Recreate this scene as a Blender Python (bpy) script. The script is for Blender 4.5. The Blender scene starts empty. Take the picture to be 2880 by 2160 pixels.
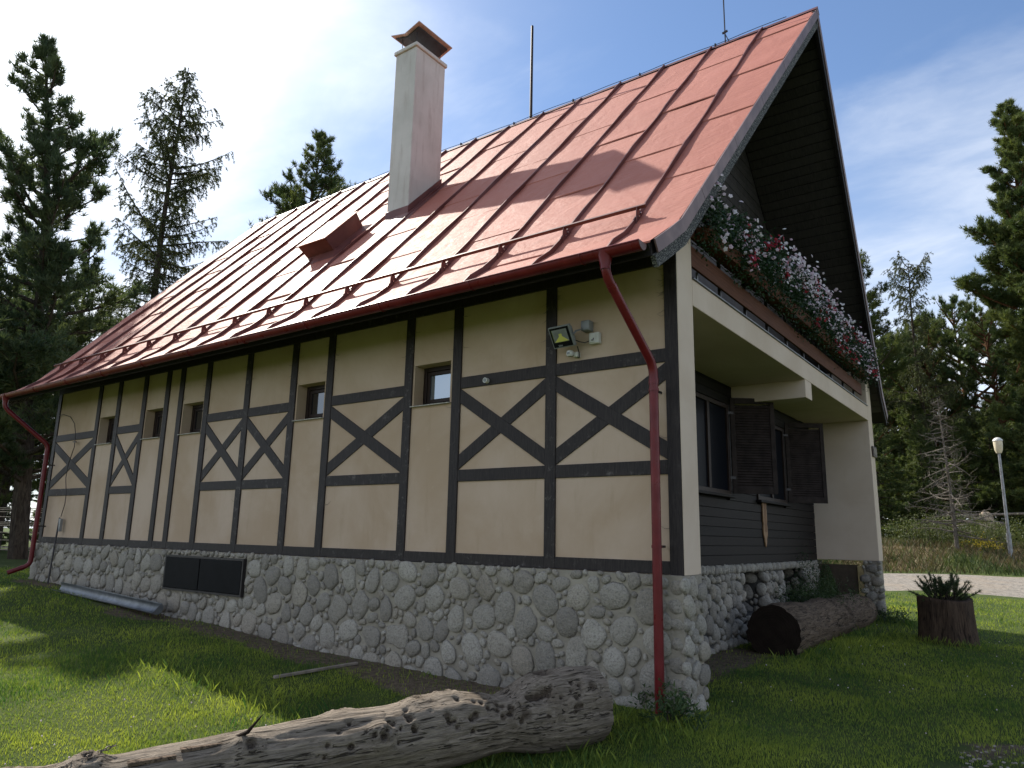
import bpy, bmesh, math, random
import numpy as np
from mathutils import Vector, Matrix
R = math.radians
rng = np.random.default_rng(7)
random.seed(7)
scn = bpy.context.scene
col = scn.collection

# ------------------------------------------------------------------ camera
CAM = Vector((2.983, -6.902, 1.29))
yaw, pitch, roll = -0.63866, 0.20585, 0.02072
fw = Vector((math.sin(yaw)*math.cos(pitch), math.cos(yaw)*math.cos(pitch), math.sin(pitch)))
rt = fw.cross(Vector((0, 0, 1))).normalized(); up = rt.cross(fw)
r2 = rt*math.cos(roll) + up*math.sin(roll); u2 = -rt*math.sin(roll) + up*math.cos(roll)
cd = bpy.data.cameras.new('camera'); cam = bpy.data.objects.new('camera', cd); col.objects.link(cam)
M = Matrix((r2, u2, -fw)).transposed().to_4x4(); M.translation = CAM
cam.matrix_world = M
cd.sensor_fit = 'HORIZONTAL'; cd.sensor_width = 36.0; cd.lens = 2051.7/2880*36
cd.clip_start = 0.05; cd.clip_end = 2000
scn.camera = cam

# ------------------------------------------------------------------ sky, sun, exposure
SUN = Vector((-1.033, 0.243, 1.0)).normalized()
EL = math.asin(SUN.z); AZ = math.atan2(SUN.x, SUN.y)
w = bpy.data.worlds.new('World'); scn.world = w; w.use_nodes = True
nt = w.node_tree; N = nt.nodes; L = nt.links; N.clear()
def wn(t, **k):
    n = N.new(t)
    for a, b in k.items(): setattr(n, a, b)
    return n
def wm(op, a, b=None, c=None):
    n = wn('ShaderNodeMath', operation=op)
    for i, v in enumerate((a, b, c)):
        if v is None: continue
        if isinstance(v, (int, float)): n.inputs[i].default_value = v
        else: L.new(v, n.inputs[i])
    return n.outputs[0]
out = wn('ShaderNodeOutputWorld'); bg = wn('ShaderNodeBackground'); bg.inputs[1].default_value = 0.10
sky = wn('ShaderNodeTexSky'); sky.sky_type = 'NISHITA'; sky.sun_disc = False
sky.sun_elevation = EL; sky.sun_rotation = AZ; sky.air_density = 1.0; sky.dust_density = 0.25; sky.ozone_density = 3.0; sky.altitude = 700
tc = wn('ShaderNodeTexCoord'); sep = wn('ShaderNodeSeparateXYZ'); L.new(tc.outputs['Generated'], sep.inputs[0])
zz = wm('ADD', wm('MAXIMUM', sep.outputs[2], 0.0), 0.16)
cmb = wn('ShaderNodeCombineXYZ'); L.new(wm('DIVIDE', sep.outputs[0], zz), cmb.inputs[0]); L.new(wm('DIVIDE', sep.outputs[1], zz), cmb.inputs[1])
mp = wn('ShaderNodeMapping'); mp.inputs['Rotation'].default_value = (0, 0, R(25)); mp.inputs['Scale'].default_value = (0.55, 1.0, 1.0); mp.inputs['Location'].default_value = (1.7, 1.19, 0.0)
L.new(cmb.outputs[0], mp.inputs[0])
def wnoise(scale, detail, rough, dist=0.0):
    n = wn('ShaderNodeTexNoise'); n.inputs['Scale'].default_value = scale; n.inputs['Detail'].default_value = detail
    n.inputs['Roughness'].default_value = rough; n.inputs['Distortion'].default_value = dist
    L.new(mp.outputs[0], n.inputs['Vector']); return n.outputs['Fac']
n1 = wnoise(0.8, 7, 0.55, 0.35); n2 = wnoise(4.0, 8, 0.62, 0.4)
dens = wm('ADD', wm('MULTIPLY', n1, 0.8), wm('MULTIPLY', n2, 0.2))
rmp = wn('ShaderNodeMapRange', interpolation_type='SMOOTHSTEP'); rmp.inputs['From Min'].default_value = 0.40; rmp.inputs['From Max'].default_value = 0.63
L.new(dens, rmp.inputs['Value'])
# towards the horizon the layer thickens
hz = wn('ShaderNodeMapRange', interpolation_type='SMOOTHSTEP'); hz.inputs['From Min'].default_value = 0.55; hz.inputs['From Max'].default_value = 0.05
hz.inputs['To Min'].default_value = 0.0; hz.inputs['To Max'].default_value = 0.55; L.new(sep.outputs[2], hz.inputs['Value'])
# forward scattering of the thin cirrus round the sun
dt = wn('ShaderNodeVectorMath', operation='DOT_PRODUCT'); L.new(tc.outputs['Generated'], dt.inputs[0]); dt.inputs[1].default_value = SUN
mu = wm('MAXIMUM', dt.outputs['Value'], 0.0)
fs = wm('POWER', mu, 19.0)
cov = wm('MINIMUM', wm('ADD', wm('ADD', wm('MULTIPLY', rmp.outputs[0], 0.75), hz.outputs[0]), wm('MULTIPLY', wm('MULTIPLY', fs, 2.2), wm('ADD', n1, 0.15))), 0.96)
cb = wm('ADD', 6.4, wm('MULTIPLY', fs, 8.0))
ccol = wn('ShaderNodeVectorMath', operation='SCALE'); ccol.inputs[0].default_value = (0.93, 0.98, 1.06); L.new(cb, ccol.inputs['Scale'])
mx = wn('ShaderNodeMix', data_type='RGBA'); L.new(cov, mx.inputs[0]); L.new(sky.outputs[0], mx.inputs[6]); L.new(ccol.outputs[0], mx.inputs[7])
L.new(mx.outputs[2], bg.inputs[0]); L.new(bg.outputs[0], out.inputs[0])

sd = bpy.data.lights.new('sun', 'SUN'); sd.energy = 4.3; sd.angle = R(0.6); sd.color = (1.0, 0.93, 0.82)
so = bpy.data.objects.new('sun', sd); col.objects.link(so); so.rotation_euler = SUN.to_track_quat('Z', 'Y').to_euler(); so.location = (-30, 8, 30)
vs = scn.view_settings; vs.view_transform = 'Standard'; vs.look = 'None'; vs.exposure = 0.85; vs.gamma = 1.0; vs.use_curve_mapping = False
scn.render.engine = 'CYCLES'
scn.cycles.use_denoising = True
scn.cycles.max_bounces = 6; scn.cycles.transparent_max_bounces = 4; scn.cycles.caustics_reflective = False; scn.cycles.caustics_refractive = False

# ------------------------------------------------------------------ materials
def lin(c): return tuple(((x/255)/12.92 if x/255 <= .04045 else ((x/255+.055)/1.055)**2.4) for x in c)
class Mat:
    def __init__(s, name):
        s.m = bpy.data.materials.new(name); s.m.use_nodes = True
        s.t = s.m.node_tree; s.p = s.t.nodes['Principled BSDF']; s.l = s.t.links; s._tc = None
    def n(s, t, **k):
        x = s.t.nodes.new(t)
        for a, b in k.items(): setattr(x, a, b)
        return x
    def coord(s, scale=(1, 1, 1), rot=(0, 0, 0), which='Object'):
        if s._tc is None: s._tc = s.n('ShaderNodeTexCoord')
        mp = s.n('ShaderNodeMapping'); mp.inputs['Scale'].default_value = scale; mp.inputs['Rotation'].default_value = rot
        s.l.new(s._tc.outputs[which], mp.inputs[0]); return mp.outputs[0]
    def geo(s, scale=(1, 1, 1), rot=(0, 0, 0)):
        g = s.n('ShaderNodeNewGeometry'); mp = s.n('ShaderNodeMapping'); mp.inputs['Scale'].default_value = scale; mp.inputs['Rotation'].default_value = rot
        s.l.new(g.outputs['Position'], mp.inputs[0]); return mp.outputs[0]
    def noise(s, v, scale, detail=5, rough=.6, dist=0.):
        x = s.n('ShaderNodeTexNoise'); s.l.new(v, x.inputs['Vector'])
        for a, b in (('Scale', scale), ('Detail', detail), ('Roughness', rough), ('Distortion', dist)): x.inputs[a].default_value = b
        return x.outputs['Fac']
    def ramp(s, f, lo, hi, a=0., b=1.):
        x = s.n('ShaderNodeMapRange', interpolation_type='SMOOTHSTEP'); s.l.new(f, x.inputs['Value'])
        for i, v in (('From Min', lo), ('From Max', hi), ('To Min', a), ('To Max', b)): x.inputs[i].default_value = v
        return x.outputs[0]
    def mix(s, f, a, b, blend='MIX'):
        x = s.n('ShaderNodeMix', data_type='RGBA', blend_type=blend)
        for i, v in ((0, f), (6, a), (7, b)):
            if isinstance(v, (int, float)): x.inputs[i].default_value = v
            elif isinstance(v, tuple): x.inputs[i].default_value = (*v, 1)
            else: s.l.new(v, x.inputs[i])
        return x.outputs[2]
    def math(s, op, a, b):
        x = s.n('ShaderNodeMath', operation=op)
        for i, v in enumerate((a, b)):
            if isinstance(v, (int, float)): x.inputs[i].default_value = v
            else: s.l.new(v, x.inputs[i])
        return x.outputs[0]
    def rnd(s): return s.n('ShaderNodeObjectInfo').outputs['Random']
    def attr(s, name):
        x = s.n('ShaderNodeAttribute'); x.attribute_name = name; return x.outputs['Fac']
    def bump(s, h, strength=.3, dist=.01):
        b = s.n('ShaderNodeBump'); b.inputs['Strength'].default_value = strength; b.inputs['Distance'].default_value = dist
        s.l.new(h, b.inputs['Height']); s.l.new(b.outputs[0], s.p.inputs['Normal'])
    def set(s, c=None, rough=None, metal=None, spec=None):
        for k, v in (('Base Color', c), ('Roughness', rough), ('Metallic', metal), ('Specular IOR Level', spec)):
            if v is None: continue
            if isinstance(v, tuple): s.p.inputs[k].default_value = (*v, 1)
            elif isinstance(v, (int, float)): s.p.inputs[k].default_value = v
            else: s.l.new(v, s.p.inputs[k])
        return s
MT = {}
def flat(name, c, rough=.6, metal=0., var=.25, sc=6., bump=.0, spec=.5):
    m = Mat(name); v = m.geo(); n = m.noise(v, sc, 6, .65)
    d = tuple(x*(1-var) for x in c); e = tuple(min(1, x*(1+var)) for x in c)
    m.set(m.mix(m.ramp(n, .3, .7), d, e), rough, metal, spec)
    if bump: m.bump(m.noise(v, sc*6, 5, .6), bump, .004)
    MT[name] = m.m; return m

def build_materials():
    # plaster, with grime drifting in large soft patches and fine stucco grain
    m = Mat('plaster'); v = m.geo(); big = m.noise(v, .7, 5, .6, .4); fine = m.noise(v, 160, 3, .7); mid = m.noise(m.geo((1, 1, .16)), 7, 6, .65, .3)
    c = m.mix(m.ramp(big, .35, .7), (.47, .345, .24), (.57, .445, .345)); c = m.mix(m.ramp(mid, .54, .78, 0, .32), c, (.36, .26, .16)); c = m.mix(m.ramp(m.noise(v, 2.2, 7, .75, .6), .60, .72, 0, .35), c, (.62, .50, .38))
    c = m.mix(m.ramp(fine, .62, .74, 0, .35), c, (.40, .32, .23))
    m.set(c, .92, spec=.2); m.bump(m.math('ADD', fine, m.math('MULTIPLY', m.noise(v, 3, 3, .5), 1.5)), .35, .006); MT['plaster'] = m.m
    m = Mat('plaster_pale'); v = m.geo(); big = m.noise(v, .9, 5, .6, .4); fine = m.noise(v, 150, 3, .7)
    c = m.mix(m.ramp(big, .3, .7), (.60, .48, .37), (.68, .56, .45)); c = m.mix(m.ramp(m.noise(m.geo((1, 1, .3)), 4, 6, .7), .6, .8, 0, .4), c, (.5, .38, .24))
    m.set(c, .92, spec=.2); m.bump(fine, .3, .005); MT['plaster_pale'] = m.m
    m = Mat('chimney_render'); v = m.geo(); fine = m.noise(v, 90, 3, .7)
    c = m.mix(m.ramp(m.noise(v, 1.6, 5, .6), .3, .7), (.56, .53, .49), (.66, .62, .58)); c = m.mix(m.ramp(m.noise(m.geo((3, 3, .4)), 3, 6, .65), .48, .75, 0, .55), c, (.40, .34, .30))
    m.set(c, .9, spec=.2); m.bump(fine, .4, .008); MT['chimney_render'] = m.m
    # black-brown stained timber; paint worn off in places
    m = Mat('timber'); v = m.coord((1, 1, 1)); r = m.rnd(); gr = m.noise(m.coord((14, 14, 1.2)), 5, 6, .65, .6)
    c = m.mix(m.ramp(gr, .3, .75), (.013, .010, .011), (.042, .033, .030))
    worn = m.math('MULTIPLY', m.ramp(m.noise(v, 9, 7, .75), .54, .68), m.ramp(r, .35, .95, .05, 1.))
    c = m.mix(m.math('MULTIPLY', worn, .55), c, (.20, .18, .17))
    m.set(c, .55, spec=.28); m.bump(gr, .35, .006); MT['timber'] = m.m
    m = Mat('dark_boards'); v = m.geo((1.5, 1.5, 14)); gr = m.noise(v, 4, 6, .65, .5); r = m.rnd()
    c = m.mix(m.ramp(gr, .3, .75), (.007, .006, .007), (.020, .016, .015)); c = m.mix(m.ramp(r, 0, 1, 0, .3), c, (.028, .021, .018))
    m.set(c, .65, spec=.18); m.bump(gr, .3, .006); MT['dark_boards'] = m.m
    m = Mat('soffit'); gr = m.noise(m.geo((14, 1.5, 1.5)), 4, 6, .65, .5); r = m.rnd(); m.set(m.mix(m.ramp(gr, .3, .75), m.mix(r, (.026, .023, .024), (.042, .037, .037)), (.060, .050, .047)), .6, spec=.3); m.bump(gr, .3, .006); MT['soffit'] = m.m
    m = Mat('brown_board'); v = m.geo((1.5, .8, 18)); gr = m.noise(v, 3, 6, .65, .5)
    m.set(m.mix(m.ramp(gr, .3, .75), (.085, .034, .019), (.145, .060, .034)), .7, spec=.1); m.bump(gr, .25, .005); MT['brown_board'] = m.m
    m = Mat('tan_board'); v = m.geo((1.5, 18, .8)); gr = m.noise(v, 3, 6, .65, .5)
    m.set(m.mix(m.ramp(gr, .3, .75), (.22, .12, .055), (.38, .22, .11)), .6); m.bump(gr, .25, .005); MT['tan_board'] = m.m
    m = Mat('shutter'); v = m.geo(); m.set(m.mix(m.ramp(m.noise(v, 7, 5, .6), .3, .7), (.024, .018, .016), (.044, .033, .029)), .7, spec=.10); MT['shutter'] = m.m
    # roof sheet: red-brown paint, chalking and fading, dented
    m = Mat('roof_sheet'); v = m.geo(); r = m.rnd()
    fade = m.noise(v, .35, 5, .55, .5); sp = m.noise(m.geo((1, 1, 1)), 6, 7, .7, .3)
    c = m.mix(m.ramp(fade, .3, .72), (.335, .105, .070), (.41, .140, .098)); c = m.mix(m.ramp(r, 0, 1, 0, .30), c, (.44, .165, .118))
    c = m.mix(m.ramp(sp, .66, .78, 0, .45), c, (.55, .34, .26)); c = m.mix(m.ramp(m.noise(v, 40, 4, .7), .68, .8, 0, .5), c, (.09, .03, .03))
    m.set(c, m.ramp(sp, .2, .9, .60, .76), spec=.32)
    m.bump(m.math('ADD', m.noise(v, 2.3, 4, .55, .8), m.math('MULTIPLY', m.noise(m.geo((1.5, 4, 4)), 6, 4, .6, .5), .5)), .55, .03); MT['roof_sheet'] = m.m
    m = Mat('seam_red'); v = m.geo(); m.set(m.mix(m.ramp(m.noise(v, 3, 5, .6), .3, .7), (.10, .026, .022), (.16, .048, .038)), .5); MT['seam_red'] = m.m
    m = Mat('gutter_red'); v = m.geo(); m.set(m.mix(m.ramp(m.noise(v, 5, 6, .65), .35, .75), (.120, .006, .010), (.165, .012, .016)), m.ramp(m.noise(v, 8, 5, .6), .3, .7, .26, .42), spec=.35); MT['gutter_red'] = m.m
    m = Mat('verge_metal'); v = m.geo(); m.set(m.mix(m.ramp(m.noise(v, 4, 5, .6), .3, .7), (.13, .075, .075), (.21, .13, .125)), .5, spec=.5); m.bump(m.noise(v, 5, 3, .5), .2, .01); MT['verge_metal'] = m.m
    m = Mat('flaking_fascia'); v = m.geo((1, 1, 1)); n = m.noise(m.geo((1, 2.2, 2.2)), 30, 8, .8, .6)
    m.set(m.mix(m.ramp(n, .50, .60), (.02, .021, .025), (.40, .39, .35)), .85); m.bump(n, .8, .02); MT['flaking_fascia'] = m.m
    # cobbles: granite grey, each one a little different
    m = Mat('cobble'); r = m.math('FRACT', m.math('ADD', m.rnd(), m.attr('rnd')), 0.); v = m.geo()
    c = m.mix(r, (.265, .24, .205), (.455, .42, .36)); c = m.mix(m.ramp(m.math('FRACT', m.math('MULTIPLY', r, 7.3), 0.), .6, 1., 0, .6), c, (.40, .345, .27))
    c = m.mix(m.ramp(m.noise(v, 45, 5, .75), .46, .66, 0, .6), c, (.12, .115, .11)); c = m.mix(m.ramp(m.noise(v, 75, 4, .75), .58, .70, 0, .6), c, (.60, .59, .55))
    c = m.mix(m.ramp(m.noise(v, 2.2, 5, .65), .5, .75, 0, .4), c, (.20, .175, .14))
    m.set(c, .9, spec=.2); m.bump(m.math('ADD', m.noise(v, 50, 5, .75), m.math('MULTIPLY', m.noise(v, 13, 4, .6), 1.8)), .9, .02); MT['cobble'] = m.m
    m = Mat('mortar'); v = m.geo(); c = m.mix(m.ramp(m.noise(v, 3, 5, .6), .3, .7), (.25, .225, .185), (.38, .345, .285)); c = m.mix(m.ramp(m.noise(v, 60, 4, .7), .6, .8, 0, .5), c, (.10, .09, .08))
    m.set(c, .95, spec=.1); m.bump(m.noise(v, 30, 6, .7), .7, .02); MT['mortar'] = m.m
    m = Mat('gap_shade'); v = m.geo(); m.set(m.mix(m.ramp(m.noise(v, 6, 6, .7), .3, .7), (.05, .048, .045), (.12, .115, .105)), .95, spec=.1); m.bump(m.noise(v, 30, 6, .7), .7, .02); MT['gap_shade'] = m.m
    # ground
    m = Mat('ground'); v = m.geo(); d = m.attr('dirt'); dry = m.attr('dry'); n = m.noise(v, 5, 7, .7)
    g = m.mix(m.ramp(m.noise(v, 1.1, 6, .65), .3, .7), (.045, .070, .020), (.085, .11, .032)); g = m.mix(m.ramp(m.noise(v, 24, 5, .7), .55, .75, 0, .5), g, (.10, .085, .05))
    br = m.mix(m.ramp(m.noise(v, 12, 7, .75), .3, .75), (.075, .056, .038), (.20, .155, .11))
    tn = m.mix(m.ramp(m.noise(v, 9, 7, .75), .3, .75), (.12, .095, .055), (.25, .195, .12))
    g = m.mix(m.ramp(m.math('ADD', dry, m.math('MULTIPLY', m.math('SUBTRACT', n, .5), .8)), .35, .65), g, tn)
    g = m.mix(m.ramp(m.math('ADD', d, m.math('MULTIPLY', m.math('SUBTRACT', n, .5), .9)), .38, .62), g, br)
    m.set(g, .97, spec=.1); m.bump(m.noise(v, 30, 8, .75), .8, .03); MT['ground'] = m.m
    m = Mat('gravel'); v = m.geo(); vo = m.n('ShaderNodeTexVoronoi'); m.l.new(v, vo.inputs['Vector']); vo.inputs['Scale'].default_value = 24
    c = m.mix(m.ramp(m.noise(v, 9, 8, .8), .38, .62), (.14, .13, .115), (.33, .30, .26)); c = m.mix(m.ramp(m.noise(v, .8, 5, .6), .4, .7, 0, .5), c, (.30, .24, .175))
    c = m.mix(m.ramp(m.noise(v, 70, 3, .6), .58, .7, 0, .7), c, (.09, .085, .08))
    m.set(c, .95, spec=.15); m.bump(vo.outputs['Distance'], .6, .03); MT['gravel'] = m.m
    def leafmat(name, a, b, trans=.35, rough=.55, at='rnd'):
        m = Mat(name); r = m.attr(at); c = m.mix(r, a, b); m.set(c, rough, spec=.3)
        tr = m.n('ShaderNodeBsdfTranslucent'); m.l.new(m.mix(.5, c, (1., .95, .25), 'MULTIPLY') if name != 'petal_white' else c, tr.inputs[0])
        ms = m.n('ShaderNodeMixShader'); ms.inputs[0].default_value = trans; o = m.t.nodes['Material Output']
        m.l.new(m.p.outputs[0], ms.inputs[1]); m.l.new(tr.outputs[0], ms.inputs[2]); m.l.new(ms.outputs[0], o.inputs[0]); MT[name] = m.m
    leafmat('grass_blade', (.045, .125, .032), (.47, .53, .085), .5)
    leafmat('dry_blade', (.06, .058, .026), (.19, .15, .085), .25)
    leafmat('bank_blade', (.030, .060, .018), (.12, .14, .040), .3)
    leafmat('pine_needle', (.040, .075, .030), (.155, .185, .055), .38)
    leafmat('pine_dark', (.042, .076, .045), (.135, .170, .075), .42)
    leafmat('larch_needle', (.050, .072, .034), (.130, .150, .060), .35)
    leafmat('spruce_needle', (.042, .075, .028), (.150, .185, .055), .38)
    leafmat('bush_leaf', (.022, .052, .020), (.075, .115, .035), .30)
    leafmat('bush_pale', (.035, .058, .018), (.12, .14, .042), .35)
    leafmat('yellow_leaf', (.36, .30, .02), (.62, .50, .05), .35)
    leafmat('geranium', (.012, .034, .014), (.035, .070, .026), .25)
    leafmat('petal_white', (.58, .40, .48), (.88, .86, .87), .3)
    leafmat('petal_red', (.22, .008, .018), (.42, .02, .04), .3)
    def bark(name, a, b, sc=(7, 7, 1.4)):
        m = Mat(name); v = m.coord(sc); n = m.noise(v, 2.2, 7, .7, .6); m.set(m.mix(m.ramp(n, .3, .7), a, b), .95, spec=.1); m.bump(n, .9, .05); MT[name] = m.m
    bark('bark_grey', (.030, .024, .019), (.105, .085, .068)); bark('bark_orange', (.07, .038, .022), (.20, .10, .052)); bark('bark_dead', (.09, .078, .066), (.22, .20, .17))
    # weathered log: silver grey, long fibres, checks
    def log(name, a, b, dk, ax):
        m = Mat(name); v = m.coord(ax); fib = m.noise(v, 3.0, 8, .7, .9); blot = m.noise(m.coord(), 2.6, 6, .65, .3); chk = m.noise(m.coord(tuple(x*.55 for x in ax)), 5, 3, .5, 1.3)
        c = m.mix(m.ramp(fib, .28, .72), a, b); c = m.mix(m.ramp(blot, .45, .75, 0, .65), c, dk); c = m.mix(m.ramp(chk, .60, .66, 0, .85), c, (.018, .013, .010)); c = m.mix(m.ramp(m.attr('knot'), .25, 1.0, 0, .7), c, (.045, .030, .020))
        m.set(c, .9, spec=.15); m.bump(m.math('SUBTRACT', fib, m.math('MULTIPLY', m.ramp(chk, .58, .66), 1.6)), .9, .03); MT[name] = m.m
    log('log_wood', (.13, .108, .085), (.34, .285, .225), (.11, .085, .06), (1.1, 15, 15))
    log('log_brown', (.085, .060, .042), (.21, .155, .11), (.05, .036, .026), (1.1, 13, 13))
    log('stump_wood', (.045, .030, .022), (.12, .080, .055), (.03, .022, .018), (12, 12, .9))
    m = Mat('log_end'); v = m.coord(); wv = m.n('ShaderNodeTexWave', wave_type='RINGS', rings_direction='X'); m.l.new(v, wv.inputs[0]); wv.inputs['Scale'].default_value = 9; wv.inputs['Distortion'].default_value = 3
    m.set(m.mix(m.ramp(m.noise(v, 6, 6, .7), .3, .7), m.mix(wv.outputs['Fac'], (.014, .010, .008), (.020, .014, .011)), (.026, .019, .015)), .9, spec=.08); m.bump(wv.outputs['Fac'], .3, .01); MT['log_end'] = m.m
    flat('black_hatch', (.005, .005, .006), .6, var=.3, spec=.12); flat('rubber', (.012, .012, .012), .6); flat('dark_steel', (.05, .045, .045), .5, .6); flat('zinc', (.20, .21, .22), .5, .7, .25, 5)
    flat('grey_cast', (.22, .235, .24), .5, .3); flat('white_plastic', (.62, .62, .58), .45, var=.1); flat('window_frame', (.026, .016, .013), .5, spec=.25); flat('soil', (.03, .022, .016), .95)
    flat('chrome', (.6, .6, .6), .15, 1.0, .05); flat('led_yellow', (.62, .60, .14), .4, var=.08); flat('lamp_cream', (.62, .56, .40), .4, var=.12); flat('galvanised', (.26, .27, .28), .45, .6)
    flat('fence_wood', (.40, .34, .27), .85, var=.3); flat('sign_wood', (.06, .04, .028), .6); flat('cap_shade', (.045, .047, .055), .6, .2); flat('cap_rim', (.46, .33, .28), .6); flat('old_wood', (.24, .20, .16), .9, var=.35); flat('barrel_tan', (.46, .36, .25), .7, var=.2); flat('stone_pale', (.42, .40, .36), .9, var=.3, sc=30)
    flat('chain', (.10, .085, .075), .55, .8); flat('text_grey', (.35, .37, .38), .5); flat('patio_door', (.06, .042, .026), .7); flat('post_yellow', (.30, .23, .11), .8, var=.25); flat('lawn_gravel', (.33, .31, .28), .9, var=.4, sc=40)
    m = Mat('glass'); m.set((.012, .014, .017), .06, spec=1.0); m.p.inputs['IOR'].default_value = 1.75; MT['glass'] = m.m
    m = Mat('glass_sky'); m.set((.34, .40, .46), .03, .75, 1.0); MT['glass_sky'] = m.m
    m = Mat('glass_dark'); m.set((.006, .007, .010), .3, spec=.04); MT['glass_dark'] = m.m
build_materials()

# ------------------------------------------------------------------ mesh helpers
class MB:
    def __init__(s): s.v = []; s.f = []
    def add(s, vs_, fs_):
        o = len(s.v); s.v += [tuple(p) for p in vs_]; s.f += [tuple(i+o for i in f) for f in fs_]; return s
    def box(s, x0, x1, y0, y1, z0, z1):
        return s.add([(x0,y0,z0),(x1,y0,z0),(x1,y1,z0),(x0,y1,z0),(x0,y0,z1),(x1,y0,z1),(x1,y1,z1),(x0,y1,z1)], [(3,2,1,0),(4,5,6,7),(0,1,5,4),(1,2,6,5),(2,3,7,6),(3,0,4,7)])
    def hexa(s, p): return s.add(p, [(3,2,1,0),(4,5,6,7),(0,1,5,4),(1,2,6,5),(2,3,7,6),(3,0,4,7)])
    def obox(s, c, ax, ay, az):
        c, ax, ay, az = Vector(c), Vector(ax), Vector(ay), Vector(az)
        return s.hexa([c+sx*ax+sy*ay+sz*az for sz in (-1, 1) for sx, sy in ((-1,-1),(1,-1),(1,1),(-1,1))])
    def bar(s, a, b, w_, t, side):      # bar from a to b; w_ wide along `side` normal plane, t thick along `side`
        a, b, side = Vector(a), Vector(b), Vector(side).normalized(); d = (b-a).normalized(); n = d.cross(side).normalized()
        return s.obox((a+b)/2, d*((b-a).length/2), n*(w_/2), side*(t/2))
    def prism(s, poly, d):
        d = Vector(d); n = len(poly); p = [Vector(q) for q in poly]
        return s.add(p+[q+d for q in p], [tuple(range(n))[::-1], tuple(range(n, 2*n))]+[(i, (i+1) % n, (i+1) % n+n, i+n) for i in range(n)])
    def tube(s, pts, r, seg=10, cap=True):
        pts = [Vector(p) for p in pts]; n = len(pts); rs = r if isinstance(r, (list, tuple, np.ndarray)) else [r]*n
        o = len(s.v); ref = None
        for i, p in enumerate(pts):
            t = (pts[min(i+1, n-1)]-pts[max(i-1, 0)])
            if t.length < 1e-9: t = Vector((0, 0, 1))
            t.normalize()
            if ref is None: ref = t.orthogonal().normalized()
            a = (ref-t*ref.dot(t))
            if a.length < 1e-6: a = t.orthogonal()
            a.normalize(); ref = a; b = t.cross(a)
            for k in range(seg):
                an = 2*math.pi*k/seg; s.v.append(tuple(p+(a*math.cos(an)+b*math.sin(an))*rs[i]))
        for i in range(n-1):
            for k in range(seg):
                s.f.append((o+i*seg+k, o+i*seg+(k+1) % seg, o+(i+1)*seg+(k+1) % seg, o+(i+1)*seg+k))
        if cap: s.f.append(tuple(o+k for k in range(seg))[::-1]); s.f.append(tuple(o+(n-1)*seg+k for k in range(seg)))
        return s
    def lathe(s, prof, c=(0, 0, 0), seg=24):
        c = Vector(c); o = len(s.v); n = len(prof)
        for r_, z in prof:
            for k in range(seg): an = 2*math.pi*k/seg; s.v.append((c.x+r_*math.cos(an), c.y+r_*math.sin(an), c.z+z))
        for i in range(n-1):
            for k in range(seg): s.f.append((o+i*seg+k, o+i*seg+(k+1) % seg, o+(i+1)*seg+(k+1) % seg, o+(i+1)*seg+k))
        s.f.append(tuple(o+k for k in range(seg))[::-1]); s.f.append(tuple(o+(n-1)*seg+k for k in range(seg)))
        return s
    def mesh(s, name, mat, smooth=False):
        me = bpy.data.meshes.new(name); me.from_pydata(s.v, [], s.f); me.materials.append(MT[mat])
        bm = bmesh.new(); bm.from_mesh(me); bmesh.ops.recalc_face_normals(bm, faces=bm.faces[:]); bm.to_mesh(me); bm.free()
        if smooth:
            me.polygons.foreach_set('use_smooth', [True]*len(me.polygons)); me.set_sharp_from_angle(angle=R(40))
        return me
    def build(s, name, mat, parent=None, smooth=False, bevel=0):
        o = bpy.data.objects.new(name, s.mesh(name, mat, smooth)); link(o, parent)
        if bevel:
            md = o.modifiers.new('bevel', 'BEVEL'); md.width = bevel; md.segments = 2; md.limit_method = 'ANGLE'
        return o
INV = {}
def link(o, parent=None):
    col.objects.link(o)
    if parent is not None:
        o.parent = parent
        if parent.name in INV: o.matrix_parent_inverse = INV[parent.name]
    return o
def tag(o, label=None, cat=None, group=None, kind=None):
    for k, v in (('label', label), ('category', cat), ('group', group), ('kind', kind)):
        if v: o[k] = v
    return o
def thing(name, label, cat, loc=(0, 0, 0), rot=(0, 0, 0), group=None, world_parts=True):
    o = bpy.data.objects.new(name, None); col.objects.link(o); o.location = loc; o.rotation_euler = rot; o.empty_display_size = .3
    tag(o, label, cat, group)
    if world_parts: INV[o.name] = Matrix.Translation(-Vector(loc))
    return o
def npmesh(name, V, F, mat, attr=None, smooth=False):
    V = np.asarray(V, np.float32); F = np.asarray(F, np.int32); k = F.shape[1]
    me = bpy.data.meshes.new(name); me.vertices.add(len(V)); me.vertices.foreach_set('co', V.ravel())
    me.loops.add(F.size); me.loops.foreach_set('vertex_index', F.ravel()); me.polygons.add(len(F))
    me.polygons.foreach_set('loop_start', np.arange(0, F.size, k, dtype=np.int32)); me.polygons.foreach_set('loop_total', np.full(len(F), k, np.int32))
    if smooth: me.polygons.foreach_set('use_smooth', np.ones(len(F), bool))
    for nm, a in (attr or {}).items():
        at = me.attributes.new(nm, 'FLOAT', 'POINT'); at.data.foreach_set('value', np.asarray(a, np.float32))
    me.update(calc_edges=True); me.validate(); me.materials.append(MT[mat]); return me
def npobj(name, V, F, mat, parent=None, attr=None, smooth=False):
    return link(bpy.data.objects.new(name, npmesh(name, V, F, mat, attr, smooth)), parent)
def copy_tree(o, loc, rz, sc, label, group):
    c = o.copy(); col.objects.link(c); c.location = loc; c.rotation_euler = (o.rotation_euler[0], o.rotation_euler[1], rz); c.scale = sc; tag(c, label, None, group)
    for ch in o.children:
        d = ch.copy(); col.objects.link(d); d.parent = c
    return c
def unit(v): return v/np.maximum(np.linalg.norm(v, axis=-1, keepdims=True), 1e-9)
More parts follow.
